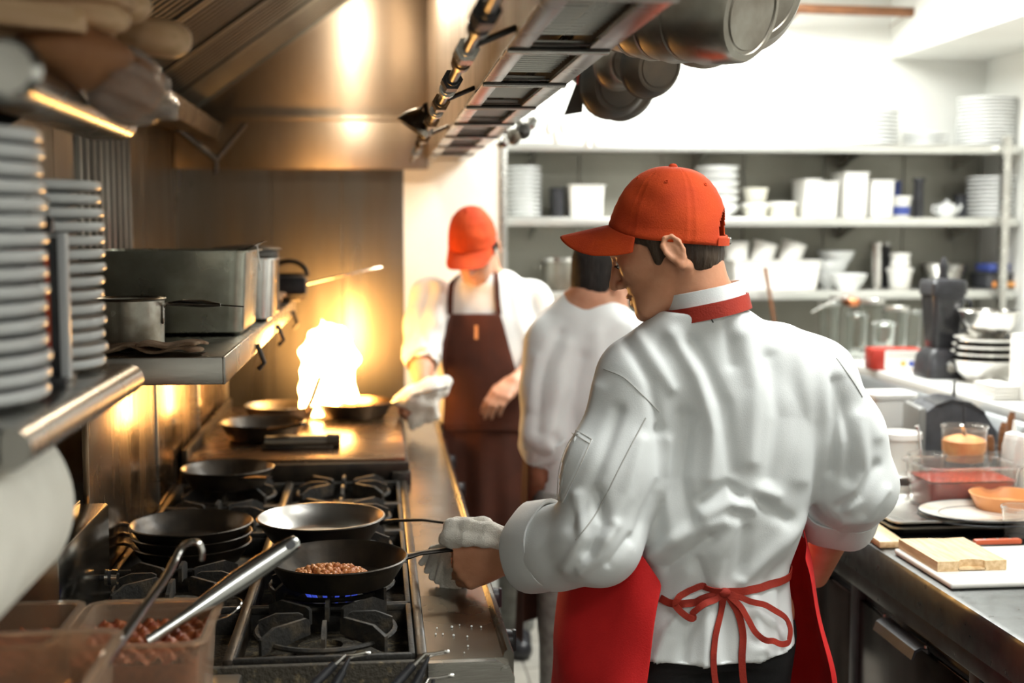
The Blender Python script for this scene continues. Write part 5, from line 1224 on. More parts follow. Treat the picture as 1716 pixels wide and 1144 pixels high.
def cap_mesh(par, root, c, R, a=.083, bb=.107, h=.128, m=REDCAP, billL=.075, droop=.35, nseg=120):
    """six-panel baseball cap; c = centre of the base, local +y = front"""
    o0 = np.array(root); c = np.array(c); W = lambda p: Vector(c + R @ np.array(p, float) - o0)
    seams = [radians(90 + 60 * k) for k in range(6)]
    def crown(th, v):
        fr_ = max(0, sin(th)) ** 1.5; ph = v * pi / 2; r = cos(ph) ** (.70 + .26 * fr_); z = h * sin(ph) ** (1.08 + .10 * fr_)
        g = 0.
        for s in seams:
            dd = abs((th - s + pi) % (2 * pi) - pi)
            g += -.0016 * exp(-(dd / .022) ** 2) + .0010 * exp(-((dd - .065) / .03) ** 2) * (1 + .5 * sin(v * 60))
        g *= (1 - v ** 6); g += .0012 * sin(th * 5 + v * 9) * (1 - v) + (.0010 if v < .09 else 0)
        g += .0022 * exp(-((th - pi / 2 - .9) / .5) ** 2) * sin(v * 22 + th * 3) * (1 - v)
        front = max(0, sin(th)) ** 2
        z0 = .016 * front * (1 - v) + .004 * (-min(0, sin(th))) * -(1 - v)
        return ((a * r + g) * cos(th), (bb * r + g) * sin(th) * (1 + .02 * front * sin(ph)), z + z0)
    NV = 40; bm = nb(); rows = []
    for j in range(NV + 1):
        v = (j / NV) ** .9
        if j == NV: rows.append([bm.verts.new(W((0, 0, h)))]); break
        rows.append([bm.verts.new(W(crown(2 * pi * i / nseg, v))) for i in range(nseg)])
    for j in range(NV):
        for i in range(nseg):
            th = 2 * pi * (i + .5) / nseg; dth = abs((th - 1.5 * pi + pi) % (2 * pi) - pi)
            v = ((j + .5) / NV) ** .9
            if (dth / .42) ** 2 + ((v - .085) / .25) ** 2 < 1 and v > .085: continue      # opening above the strap
            k = (i + 1) % nseg
            if j == NV - 1: bm.faces.new((rows[j][i], rows[j][k], rows[j + 1][0]))
            else: bm.faces.new((rows[j][i], rows[j][k], rows[j + 1][k], rows[j + 1][i]))
    for v in [v for v in bm.verts if not v.link_faces]: bm.verts.remove(v)
    cr = obj('cap', bm, m, par, ang=180, mods=[('SOLIDIFY', dict(thickness=.0022, offset=-1))])
    bm = nb(); rows = []
    for j in range(13):
        t = j / 12; row = []
        for i in range(41):
            s = -1 + i / 20; th = pi / 2 - s * radians(66)
            ix, iy, iz = crown(th, 0.0); ix *= .995; iy *= .995
            ll = billL * (1 - abs(s) ** 3.2) ** .55 * (1.0 if abs(s) < 1 else 0)
            ox, oy = ix * (1 + .04 * t), iy + ll * t
            row.append(W((ox, oy, iz + .001 - droop * ll * t * .62 - droop * 2.4 * (ox * ox) * t ** .8 * 3.4 + .006 * t)))
        rows.append(row)
    loft(bm, rows, closed=False)
    obj('bill', bm, m, cr, ang=180, mods=[('SOLIDIFY', dict(thickness=.0035, offset=0)), ('SUBSURF', dict(levels=1, render_levels=1))])
    bm = nb(); lathe(bm, [(0, .006), (.005, .005), (.008, .002), (.0085, -.001)], 18, Matrix.Translation(W((0, 0, h))) @ Matrix(R.tolist()).to_4x4()); obj('button', bm, m, cr)
    for k in range(6):
        th = radians(120 + 60 * k); p = W(crown(th, .60)); q = W(crown(th, .64)); u = W(crown(th + .05, .60))
        n = ((u - p).cross(q - p)).normalized(); s_, u_ = frame_of(n)
        bm = nb(); torus(bm, p + n * .0006, .0028, .0010, Matrix((s_, u_, n)).transposed(), 14, 6); obj('eyelet', bm, m, cr)
    pts = [W(np.array(crown(1.5 * pi + t, .04)) * np.array((1.015, 1.015, 1))) for t in np.linspace(-.52, .52, 12)]
    bm = nb(); ribbon(bm, pts, [(p - Vector(c - o0)) for p in pts], .014, .0015); obj('strap', bm, m, cr)
    bm = nb(); i = 8; box(bm, pts[i] + (pts[i] - Vector(c - o0)).normalized() * .0015, (.008, .008, .012), .002); obj('buckle', bm, POLISH, cr)
    return cr
def hair_part(par, root, c, R, s, m, h=.003, cap=None, full=False, thick=.0055, seed=3):
    G = Grid(np.array(c) - .16, np.array(c) + .16, h); c = np.array(c); L = lambda x, y, z: c + s * (R @ np.array((x, y, z)))
    G.ell(L(0, -.008, .038), (np.array((.0765, .098, .090)) + thick) * s, R, .02)
    G.ell(L(0, -.045, -.030), (np.array((.058, .050, .052)) + thick * .6) * s, R, .03)
    for x in (-1, 1): G.cap(L(x * .071, .006, .02), L(x * .066, .010, -.020), .011 * s, .008 * s, .012)      # sideburns
    for x in (-1, 1): G.cap(L(x * .070, .010, .03), L(x * .060, .045, .045), .010 * s, .009 * s, .012)
    f = lambda *v: R @ np.array(v, float)
    G.cut(L(0, -.06, -.070), f(0, .10, -1)); 
    if cap is not None: G.cut(np.array(cap[0]) + cap[1] @ np.array((0, 0, .005)), cap[1] @ np.array((0, 0, 1.)))
    for x in (-1, 1): G.ell(L(x * .085, -.024, -.008), np.array((.02, .017, .028)) * s, R, .004, 's')
    # hairline at the temples and round the ears
    cx = [a - c[i] for i, a in enumerate(G.ax)]
    X = cx[0][:, None, None]; Y = cx[1][None, :, None]; Z = cx[2][None, None, :]
    q = [(X * R[0, i] + Y * R[1, i] + Z * R[2, i]) / s for i in range(3)]
    keep = np.minimum(.018 - q[1] + np.clip(q[2] - .012, 0, 1) * 1.4, q[2] + .030 + np.clip(-.028 - q[1], 0, .03) * 3.0)
    G.f = np.maximum(G.f, -keep * s).astype(np.float32)
    V, Q = G.mesh(); V = relax(V, Q, 1)
    N = vnormals(V, Q); V = V + N * smooth_noise(V, seed, 420, .0016, (1, 1, .35))[:, None]
    return qmesh('hair', V, Q, m, par, root)
def eye_parts(par, root, c, R, s, lashes=True):
    L = lambda x, y, z: Vector(np.array(c) + s * (R @ np.array((x, y, z))) - np.array(root))
    for x in (-1, 1):
        b = nb(); bmesh.ops.create_uvsphere(b, u_segments=16, v_segments=12, radius=.0118 * s, matrix=Matrix.Translation(L(x * .031, .0808, .0035))); e = obj('eye', b, mat('eye_white', (.75, .72, .68), .2), par)
        b = nb(); cyl(b, L(x * .031, .0915, .000), L(x * .031, .0930, -.001), .0052 * s, .0050 * s, 16); obj('iris', b, mat('iris_brown', (.05, .025, .012), .2), e)
        b = nb(); tube(b, [L(x * .019, .0925, .001), L(x * .031, .0955, .002), L(x * .043, .086, .001)], [.0008, .0016, .0008], 6); obj('eyelash', b, HAIRD, par)
        b = nb(); tube(b, [L(x * .012, .1005, .029), L(x * .028, .0985, .036), L(x * .047, .083, .031)], [.003, .0038, .0015], 8, flat=.6); obj('eyebrow', b, HAIRD, par)
    b = nb(); tube(b, [L(-.019, .0945, -.0655), L(0, .0985, -.0655), L(.019, .0945, -.0655)], [.0010, .0022, .0010], 8, flat=.6); obj('lips', b, LIPS, par)
def bvh_of(o):
    me = o.data; off = Vector(o.parent.location) if o.parent else Vector()
    vs = [v.co + off for v in me.vertices]; return BVHTree.FromPolygons(vs, [tuple(p.vertices) for p in me.polygons])
last_hit = [Vector((.6, 2.25, 1.1))]
def cast(bv, px, py):
    d = ray(px, py).normalized(); h = bv.ray_cast(CP, d)
    if h[0] is None:
        q = CP + d * (last_hit[0] - CP).length; h = bv.find_nearest(q)
    last_hit[0] = h[0]
    return h[0], h[1]
def castline(bv, pts, n, off):
    P, Nn = [], []
    for q in bez(pts, n):
        p, no = cast(bv, q[0], q[1])
        if p is None: continue
        if no.dot(ray(q[0], q[1])) > 0: no = -no
        P.append(p + no * off); Nn.append(no)
    for _ in range(2):
        P = [P[0]] + [(P[i - 1] + 2 * P[i] + P[i + 1]) / 4 for i in range(1, len(P) - 1)] + [P[-1]]
        Nn = [Nn[0]] + [(Nn[i - 1] + Nn[i] * 2 + Nn[i + 1]).normalized() for i in range(1, len(Nn) - 1)] + [Nn[-1]]
    return P, Nn
def shoe(par, root, heel, d, m=BPLAST):
    G = Grid(np.array(heel) - .34, np.array(heel) + .34, .009); d = np.array(d, float); d /= np.linalg.norm(d); h = np.array(heel)
    G.cap(h + (0, 0, .05), h + d * .10 + (0, 0, .05), .046, .045, .02); G.cap(h + d * .08 + (0, 0, .045), h + d * .20 + (0, 0, .036), .046, .042, .02); G.cap(h + (0, 0, .05), h + (0, 0, .10), .048, .045, .02)
    G.cut((0, 0, .004), (0, 0, -1)); V, Q = G.mesh(); V = relax(V, Q, 2); return qmesh('shoe', V, Q, m, par, root)

# ================================================================== the near cook, seen from behind
r1 = Vector((.63, 2.38, 0)); ck = thing('person', 'nearest cook, back view, in white jacket with red cap and red apron tie', 'person', r1)
HC = np.array(at(1116, 416, 2.33)); HR = rotm(68, 22)
SL, EL, WL = np.array(at(1072, 646, 2.33)), np.array(at(988, 900, 2.29)), np.array(at(858, 926, 2.45))
SR, ER, WR = np.array(at(1360, 635, 2.34)), np.array(at(1426, 805, 2.36)), np.array(at(1366, 962, 2.60))
NB = np.array(at(1182, 516, 2.318))
hd_d = np.array((-.92, .20, -.34))
def body_fill(G):
    head_sdf(G, HC, HR)
    nk = HC + HR @ np.array((0, -.040, -.055))
    G.chain([nk, (nk + NB) / 2 + (-.006, .0, 0), NB, NB - (0, 0, .06)], [.050, .051, .058, .07], .022)
    G.cap(HC + HR @ np.array((0, .01, -.06)), NB + (-.015, .025, 0), .034, .045, .02)
    G.cap(HC + HR @ np.array((-.06, -.03, -.045)), NB + (-.05, .045, -.03), .011, .012, .02)
    G.chain([SL, EL, EL * .55 + WL * .45, WL], [.05, .043, .043, .029], .02)
    G.chain([SR, ER, ER * .55 + WR * .45, WR], [.05, .043, .042, .029], .02)
    hand_sdf(G, WL + hd_d * .012, hd_d, (.25, .96, .10), (0, 0, 1), (40, 78, 52), 1.10, thumb=(.5, .6, .5))
    hand_sdf(G, WR, (-.6, .75, -.1), (-.3, -.3, -.9), (-.5, .5, .2), (25, 35, 20))
    G.stack([(.86, .63, 2.38, .13, .09), (1.0, .637, 2.37, .105, .08), (1.2, .66, 2.36, .15, .10), (1.34, .64, 2.36, .15, .08), (1.43, .60, 2.34, .07, .05)], .1, .03)
    for x, y in ((.555, 2.36), (.71, 2.43)): G.chain([(x + .01, 2.38, .88), (x, y, .48), (x, y - .02, .08)], [.08, .055, .04], .03)
G = Grid((.14, 2.14, 0.), (1.02, 2.86, 1.80), .0036); body_fill(G); V, Q = G.mesh(); V = relax(V, Q, 1, .3)
body1 = qmesh('body', V, Q, SKIN, ck, r1)
CC = np.array(at(1119, 401, 2.33)) + np.array((0, 0, .001)); CPR = rotm(68, -4, -2)
hair_part(ck, r1, HC, HR, 1., HAIR, .0026, (CC, CPR))
eye_parts(ck, r1, HC, HR, 1.)
cap_mesh(ck, r1, CC, CPR, .0865, .109, .132, billL=.092, droop=.58)
# jacket
G = Grid((.22, 2.14, .79), (1.08, 2.72, 1.56), .0042)
G.stack([(.825, .622, 2.372, .178, .140), (.90, .628, 2.372, .160, .128), (.975, .637, 2.370, .140, .115), (1.05, .642, 2.368, .166, .130), (1.12, .652, 2.365, .175, .132), (1.22, .665, 2.362, .172, .130), (1.31, .660, 2.360, .176, .125), (1.38, .632, 2.358, .186, .112), (1.425, .612, 2.348, .145, .100), (1.455, .600, 2.328, .105, .088), (1.472, .597, 2.318, .085, .078)], .10, .03, 2.2)
G.chain([SL + (.06, 0, .035), SL, SL * .45 + EL * .55 + (0, -.006, 0), EL + (.012, -.01, -.004)], [.066, .080, .083, .080], .035)
cuL = EL * .36 + WL * .64; G.chain([EL + (.012, -.01, -.004), EL * .62 + WL * .38 + (0, 0, -.006), cuL], [.080, .078, .074], .02)
G.chain([SR + (-.065, 0, .045), SR, SR * .45 + ER * .55 + (.012, 0, 0), ER + (.004, -.012, -.005)], [.062, .074, .080, .076], .035)
cuR = ER * .66 + WR * .34; G.chain([ER + (.004, -.012, -.005), cuR], [.076, .070], .02)
dL = (WL - EL) / np.linalg.norm(WL - EL); dR = (WR - ER) / np.linalg.norm(WR - ER)
G.cap(cuL - dL * .035, cuL + dL * .12, .060, .064, .004, 's'); G.cut((0, 2.36, .832), (0, .06, -1))
f0 = G.f.copy()
d = (G.ax[0][:, None, None] - cuL[0]) * dL[0] + (G.ax[1][None, :, None] - cuL[1]) * dL[1] + (G.ax[2][None, None, :] - cuL[2]) * dL[2] - .012
near = ((G.ax[0][:, None, None] - cuL[0]) ** 2 + (G.ax[1][None, :, None] - cuL[1]) ** 2 + (G.ax[2][None, None, :] - cuL[2]) ** 2) < .15 ** 2
G.f = np.where(near, np.maximum(G.f, d), G.f).astype(np.float32)
G.cap(cuR - dR * .02, cuR + dR * .12, .056, .060, .004, 's')
d = (G.ax[0][:, None, None] - cuR[0]) * dR[0] + (G.ax[1][None, :, None] - cuR[1]) * dR[1] + (G.ax[2][None, None, :] - cuR[2]) * dR[2] - .02
near = ((G.ax[0][:, None, None] - cuR[0]) ** 2 + (G.ax[1][None, :, None] - cuR[1]) ** 2 + (G.ax[2][None, None, :] - cuR[2]) ** 2) < .12 ** 2
G.f = np.where(near, np.maximum(G.f, d), G.f).astype(np.float32)
nk_ax = np.array((-.20, .04, .95)); nk_ax /= np.linalg.norm(nk_ax)
G.cap(NB - nk_ax * .02, NB + nk_ax * .15, .066, .07, .006, 's')
V, Q = G.mesh(); V = relax(V, Q, 3)
folds = [
 ([(1128, 560), (1172, 630), (1196, 720), (1190, 800)], .007, 17), ([(1160, 575), (1212, 680), (1228, 790)], -.008, 15), ([(1245, 560), (1266, 650), (1258, 770)], .007, 18),
 ([(1290, 600), (1306, 700), (1290, 800)], -.007, 16), ([(1340, 580), (1352, 700), (1340, 800)], .006, 20), ([(1392, 580), (1400, 700), (1392, 790)], -.007, 12),
 ([(1215, 540), (1226, 610)], -.004, 12), ([(1150, 700), (1140, 800), (1160, 880)], -.008, 16), ([(1120, 740), (1112, 820), (1130, 900)], .006, 14),
 ([(1175, 838), (1220, 812), (1240, 830)], -.009, 11), ([(1180, 862), (1225, 842), (1262, 850)], .007, 13), ([(1275, 845), (1318, 870)], -.008, 14), ([(1270, 820), (1300, 830)], .005, 12),
 ([(1095, 930), (1150, 890), (1210, 872)], .008, 14), ([(1120, 950), (1170, 915), (1190, 900)], -.007, 11), ([(1350, 872), (1295, 925), (1245, 972)], .007, 14), ([(1365, 905), (1310, 950), (1290, 975)], -.006, 11),
 ([(1230, 880), (1205, 930), (1196, 975)], .008, 15), ([(1250, 890), (1240, 960)], -.005, 13), ([(1155, 960), (1140, 1000)], .005, 14), ([(1170, 940), (1185, 985)], -.006, 10),
 ([(1150, 1015), (1118, 1060), (1095, 1120)], .008, 14), ([(1165, 1015), (1150, 1070), (1140, 1130)], -.007, 12), ([(1185, 1020), (1180, 1130)], .007, 13), ([(1215, 1020), (1220, 1130)], -.007, 14), ([(1275, 1090), (1270, 1140), ], .006, 16), ([(1335, 975), (1345, 1040), (1352, 1100)], .009, 13), ([(1315, 985), (1318, 1090)], -.008, 12), ([(1262, 1000), (1270, 1060)], .005, 12),
 ([(1040, 560), (1090, 640), (1104, 720)], -.006, 12), ([(1070, 560), (1125, 650)], .005, 12),
 ([(1000, 650), (965, 740), (930, 830)], .006, 15), ([(1035, 690), (1000, 790), (960, 880)], -.006, 14), ([(1075, 740), (1050, 830), (1010, 900)], .006, 15), ([(1105, 720), (1108, 800), (1060, 905)], -.005, 9),
 ([(1000, 830), (1012, 880), (985, 925)], -.012, 13), ([(968, 830), (978, 900), (950, 950)], .006, 11), ([(1030, 880), (1000, 935), (975, 955)], .008, 11), ([(1055, 900), (1020, 945)], -.006, 8),
 ([(1420, 590), (1440, 660), (1470, 730)], .005, 14), ([(1405, 640), (1425, 740), (1420, 800)], -.007, 12), ([(1440, 700), (1450, 790), (1425, 850)], .006, 13), ([(1470, 780), (1440, 830), (1405, 850)], -.007, 10), ([(1485, 820), (1455, 868), (1415, 875)], .006, 9),
 ([(1300, 500), (1340, 540)], .004, 14), ([(1260, 520), (1300, 560)], -.004, 12)]
V = strokes(V, Q, [(p_, a_ * 1.3, w_ * .85) for p_, a_, w_ in folds])
N = vnormals(V, Q); V = V + N * (smooth_noise(V, 5, 26, .005, (1, 1, .5)) + smooth_noise(V, 9, 60, .0022, (1, 1, .5)))[:, None]
V = relax(V, Q, 1, .4)
jk = qmesh('jacket', V, Q, JACKET, ck, r1); bv = bvh_of(jk)
rel = lambda ps: [p - r1 for p in ps]
# turned-back cuffs
def cuff(c, d, R0, R1, w, par, root, squash=1., seed=0, m=JACKET):
    b = nb(); s, u = frame_of(d); c = Vector(c) - Vector(root); d = Vector(d).normalized(); n = 48
    prof = [(R0, -w), (R0 + .004, -w), (R1 + .003, -.004), (R1, .004), (R1 - .006, .002), (R1 - .008, -.01), (R0 - .006, -w + .01)]
    rings = []
    for r, t in prof:
        rings.append([c + d * (t + .010 * sin(2 * k * 2 * pi / n + seed)) + s * ((r + .0025 * sin(5 * 2 * pi * k / n + seed)) * cos(2 * pi * k / n)) + u * ((r + .0025 * sin(5 * 2 * pi * k / n + seed)) * sin(2 * pi * k / n) * squash) for k in range(n)])
    rings.append(rings[0]); loft(b, rings, False, False); bmesh.ops.remove_doubles(b, verts=b.verts, dist=1e-5)
    return obj('cuff', b, m, par, ang=60)
cuff(cuL + dL * .014, dL, .0800, .0850, .064, ck, r1, 1., .4)
cuff(cuR + dR * .016, dR, .0745, .0785, .062, ck, r1, 1., 1.6)
# seams, sleeve pocket
def seam(pts, off=.0004, r=.0011):
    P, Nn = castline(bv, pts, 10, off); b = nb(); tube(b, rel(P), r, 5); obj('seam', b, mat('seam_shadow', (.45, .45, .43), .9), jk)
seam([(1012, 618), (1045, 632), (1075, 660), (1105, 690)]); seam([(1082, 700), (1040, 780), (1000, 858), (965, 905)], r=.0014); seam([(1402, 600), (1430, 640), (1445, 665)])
b = nb(); rows = []
for j in range(15):
    row = []
    for i in range(8):
        u, v = i / 7, j / 14
        q = (np.array((957, 716)) * (1 - u) + np.array((993, 737)) * u) * (1 - v) + (np.array((920, 826)) * (1 - u) + np.array((945, 842)) * u) * v
        p, no = cast(bv, *q)
        if no.dot(ray(*q)) > 0: no = -no
        row.append(p + no * .0022 - r1)
    rows.append(row)
loft(b, rows, closed=False); pk = obj('sleeve_pocket', b, JACKET, jk, ang=180, mods=[('SOLIDIFY', dict(thickness=.003, offset=0))])
for pts in ([(957, 716), (993, 737)], [(993, 737), (972, 785), (945, 842)], [(945, 842), (920, 826)], [(956, 724), (990, 744)], [(957, 716), (938, 772), (920, 826)]):
    P, Nn = castline(bv, pts, 10, .0040); b = nb(); tube(b, rel(P), .0008, 5); obj('stitch', b, mat('stitch_thread', (.62, .61, .57), .9), jk)
b = nb(); P, Nn = castline(bv, [(1184, 520), (1190, 531), (1195, 540)], 4, .001); tube(b, rel(P), .0012, 6); obj('pen_mark', b, BPLAST, jk)
# collar, neck strap
def neckband(name, r, z0, z1, a0, a1, m, par, th=.003, rad2=None):
    s, u = frame_of(nk_ax, Vector((0, 1, 0))); c = Vector(NB) - r1; ax = Vector(nk_ax); n = 56; rings = []
    back = Vector((0, -1, 0)); back = (back - ax * back.dot(ax)).normalized(); sd = ax.cross(back).normalized()
    b = nb()
    for k in range(n + 1):
        a = radians(a0 + (a1 - a0) * k / n); d = back * cos(a) * 1.06 + sd * sin(a)
        rr = rad2 or r
        w = .0012 * sin(6 * a)
        rings.append([c + d * (r + w) + ax * z0, c + d * (r + th + w) + ax * z0, c + d * (rr + th + w) + ax * z1, c + d * (rr + w) + ax * z1])
    loft(b, rings, abs(a1 - a0) < 359, abs(a1 - a0) < 359); return obj(name, b, m, par)
neckband('collar', .0735, -.012, .038, -170, 170, JACKET, jk, .004, .070)
ns = neckband('neck_strap', .0800, -.016, .012, -150, 150, STRAPM, ck, .0025, .0785)
# trousers and shoes
G = Grid((.40, 2.16, .06), (.88, 2.62, 1.0), .009)
G.stack([(.80, .622, 2.378, .150, .118), (.95, .63, 2.375, .140, .11)], .1, .03)
for x, y in ((.555, 2.36), (.705, 2.43)): G.chain([(x + .005, 2.38, .84), (x, y, .48), (x, y - .02, .10)], [.095, .075, .065], .02)
G.cut((0, 0, .085), (0, 0, -1)); V, Q = G.mesh(); V = relax(V, Q, 2); qmesh('trousers', V, Q, BLACKCL, ck, r1)
shoe(ck, r1, (.555, 2.32, 0), (-.25, 1, 0)); shoe(ck, r1, (.705, 2.39, 0), (.05, 1, 0))
# apron wrapped round the front, tied behind
top = [(.515, 2.265), (.475, 2.31), (.425, 2.40), (.40, 2.47), (.45, 2.56), (.60, 2.60), (.74, 2.57), (.815, 2.47), (.815, 2.37), (.795, 2.31)]
bot = [(.47, 2.22), (.405, 2.28), (.345, 2.38), (.335, 2.48), (.42, 2.62), (.60, 2.68), (.78, 2.64), (.87, 2.50), (.865, 2.36), (.845, 2.27)]
ztop = [.972, 1.035, 1.09, 1.12, 1.15, 1.16, 1.14, 1.09, 1.03, 1.00]
tp_, bt_, zt_ = np.array(bez(top, 6)), np.array(bez(bot, 6)), np.array(bez([(z, 0) for z in ztop], 6))[:, 0]
b = nb(); rows = []
for j in range(30):
    v = j / 29; row = []
    for i in range(len(tp_)):
        e = min(1, v / .45) ** .8; u = i / (len(tp_) - 1)
        q = tp_[i] * (1 - e) + bt_[i] * e; z = zt_[i] * (1 - v) + .42 * v
        nrm = q - np.array((.62, 2.42)); nrm /= np.linalg.norm(nrm); w = (.006 * sin(u * 34 + 1.2 * v) + .006 * sin(u * 15 + 2 * v)) * min(1, v * 2.5) + .004 * sin(v * 16 + u * 8)
        row.append(Vector((q[0] + nrm[0] * w, q[1] + nrm[1] * w, z)) - r1)
    rows.append(row)
loft(b, rows, closed=False); ap = obj('apron', b, REDAPR, ck, ang=180, mods=[('SOLIDIFY', dict(thickness=.002, offset=0)), ('SUBSURF', dict(levels=1, render_levels=1))])
# strings and bow
def rib(name, pts, w, off, n=8, t=.0018, lift=None, hang=0):
    P, Nn = castline(bv, pts, n, off)
    for k in range(hang): P.append(P[-1] + Vector((.0005 * k, 0, -.012))); Nn.append(Nn[-1])
    if lift: P = [p + no * lift * sin(pi * i / (len(P) - 1)) for i, (p, no) in enumerate(zip(P, Nn))]
    b = nb(); ribbon(b, rel(P), Nn, w, t); return obj(name, b, STRAPM, ap)
rib('waist_string', [(1108, 1002), (1125, 1010), (1150, 1011), (1180, 1002), (1212, 991)], .0140, .003)
rib('waist_string', [(1212, 991), (1250, 989), (1290, 979), (1325, 964), (1352, 946)], .0145, .003)
rib('bow_loop', [(1212, 991), (1185, 979), (1155, 983), (1140, 1004), (1146, 1028), (1168, 1027), (1188, 1010), (1210, 992)], .0120, .005, lift=.012)
rib('bow_loop', [(1214, 991), (1245, 1002), (1285, 1018), (1312, 1045), (1310, 1072), (1292, 1077), (1268, 1062), (1248, 1035), (1236, 1012), (1218, 994)], .0110, .005, lift=.012)
rib('bow_tail', [(1212, 992), (1204, 1030), (1196, 1065), (1193, 1095)], .0135, .004, hang=6)
rib('bow_tail', [(1216, 993), (1234, 1022), (1243, 1060), (1242, 1095)], .0135, .004, hang=6)
p, no = cast(bv, 1212, 991); b = nb(); bmesh.ops.create_uvsphere(b, u_segments=14, v_segments=10, radius=1)
for v in b.verts: v.co = (p - r1 + no * .006) + Vector((v.co.x * .012, v.co.y * .007, v.co.z * .009))
obj('bow_knot', b, STRAPM, ap)
# towel over the hand and pan handle
G = Grid(np.array(at(782, 925, 2.50)) - .16, np.array(at(782, 925, 2.50)) + .16, .003)
A3 = lambda px, py, Y: np.array(at(px, py, Y))
G.chain([A3(757, 881, 2.50), A3(785, 883, 2.475), A3(820, 889, 2.455), A3(864, 908, 2.43)], [.015, .016, .017, .011], .006)
G.chain([A3(754, 901, 2.475), A3(780, 903, 2.455), A3(812, 906, 2.44), A3(848, 917, 2.425)], [.014, .014, .012, .007], .006)
G.chain([A3(765, 879, 2.53), A3(810, 881, 2.51), A3(858, 900, 2.47)], [.016, .018, .012], .008)
G.cap(A3(757, 882, 2.49), A3(752, 900, 2.485), .016, .016, .01)
for k, (x1, y1, Y1) in enumerate([(706, 943, 2.58), (715, 955, 2.57), (724, 967, 2.56), (733, 973, 2.55), (742, 982, 2.54), (751, 990, 2.535), (760, 985, 2.53), (768, 992, 2.53), (778, 978, 2.54)]):
    m_ = A3(748 + k * 2.0, 912, 2.56 - .003 * k); e = A3(x1, y1, Y1)
    G.chain([m_, m_ * .45 + e * .55 + (0, .004 * (-1) ** k, .008), e], [.0085, .0085 + .001 * (k % 3), .0070], .0055)
G.cap(A3(745, 905, 2.49), A3(768, 912, 2.475), .012, .012, .01)
V, Q = G.mesh(); V = relax(V, Q, 1); N = vnormals(V, Q); V = V + N * (smooth_noise(V, 3, 150, .0018) + smooth_noise(V, 4, 420, .0008))[:, None]
tw0 = at(757, 990, 2.46); o = qmesh('hand_towel', V, Q, TOWEL, None, tw0); o.location = tw0; tag(o, 'white towel wrapped over the pan handle in the near cook\'s hand', 'towel')

# ================================================================== the two other cooks
def cook(label, root, hc, hr, nbase, rows, phi, arms, legs, jm, tm, skin, bill=True, hairm=HAIRD, h=.008, cap=True, capR=None, capc=None, hem=.80, folds=None, full=False, shoed=(0, -1, 0), hands=()):
    root = Vector(root); t = thing('person', label, 'person', root)
    def fill(G):
        head_sdf(G, hc, hr, 1.)
        nk = np.array(hc) + hr @ np.array((0, -.038, -.055)); G.chain([nk, np.array(nbase)], [.056, .062], .025)
        for (S, E, W_, rs) in arms: G.chain([S, E, np.array(E) * .5 + np.array(W_) * .5, W_], [.045, .041, .040, .029], .02)
        for a in hands: hand_sdf(G, *a)
        for L_ in legs: G.chain(L_, [.08, .055, .04], .03)
        G.stack([(z, x, y, rx * .85, ry * .85) for z, x, y, rx, ry in rows], phi, .03)
    pts = [hc, nbase] + [p for a in arms for p in a[:3]]
    pts += [p for L_ in legs for p in L_]; lo, hi = bbox(pts, .17); lo[2] = 0.
    G = Grid(lo, hi, .006); fill(G); V, Q = G.mesh()
    qmesh('body', V, Q, skin, t, root); cc_ = capc if capc is not None else np.array(hc) + hr @ np.array((0, -.002, .032)); cr_ = capR if capR is not None else hr
    hair_part(t, root, hc, hr, 1., hairm, .004, (cc_, cr_) if cap else None); eye_parts(t, root, hc, hr, 1.)
    if cap: cap_mesh(t, root, cc_, cr_, .0865, .108, .125, billL=.075, droop=.5, nseg=72)
    lo, hi = bbox([p for a in arms for p in a[:3]] + [(r[1], r[2], r[0]) for r in rows], .20)
    G = Grid(lo, hi, h); G.stack(rows, phi, .03, 2.2); G.ell(np.array(nbase) + (0, 0, -.015), (.095, .085, .035), None, .03)
    cf = []
    for (S, E, W_, fr) in arms:
        S, E, W_ = map(np.array, (S, E, W_)); c = E * (1 - fr) + W_ * fr
        G.chain([S, S * .5 + E * .5, E, c], [.073, .072, .068, .062], .03); cf.append((c, (W_ - E) / np.linalg.norm(W_ - E)))
    for c, d in cf: G.cap(c - d * .01, c + d * .16, .050, .060, .004, 's')
    G.cut((0, 0, hem), (0, 0, -1)); V, Q = G.mesh(); V = relax(V, Q, 2)
    if folds: V = strokes(V, Q, folds)
    N = vnormals(V, Q); V = V + N * (smooth_noise(V, 15, 24, .013, (1, 1, .5)) + smooth_noise(V, 19, 55, .006, (1, 1, .4)))[:, None]
    j = qmesh('jacket', V, Q, jm, t, root)
    for i, (c, d) in enumerate(cf): cuff(c - d * .0, d, .0645, .068, .055, t, root, 1., i, jm)
    lo, hi = bbox([p for L_ in legs for p in L_], .16); lo[2] = .05; hi[2] = hem + .12
    G = Grid(lo, hi, .011)
    for L_ in legs: G.chain(L_, [.10, .080, .068], .02)
    G.cut((0, 0, .07), (0, 0, -1)); V, Q = G.mesh(); V = relax(V, Q, 2); qmesh('trousers', V, Q, tm, t, root)
    for L_ in legs: shoe(t, root, (L_[2][0] - shoed[0] * .05, L_[2][1] - shoed[1] * .05, 0), shoed)
    return t, j
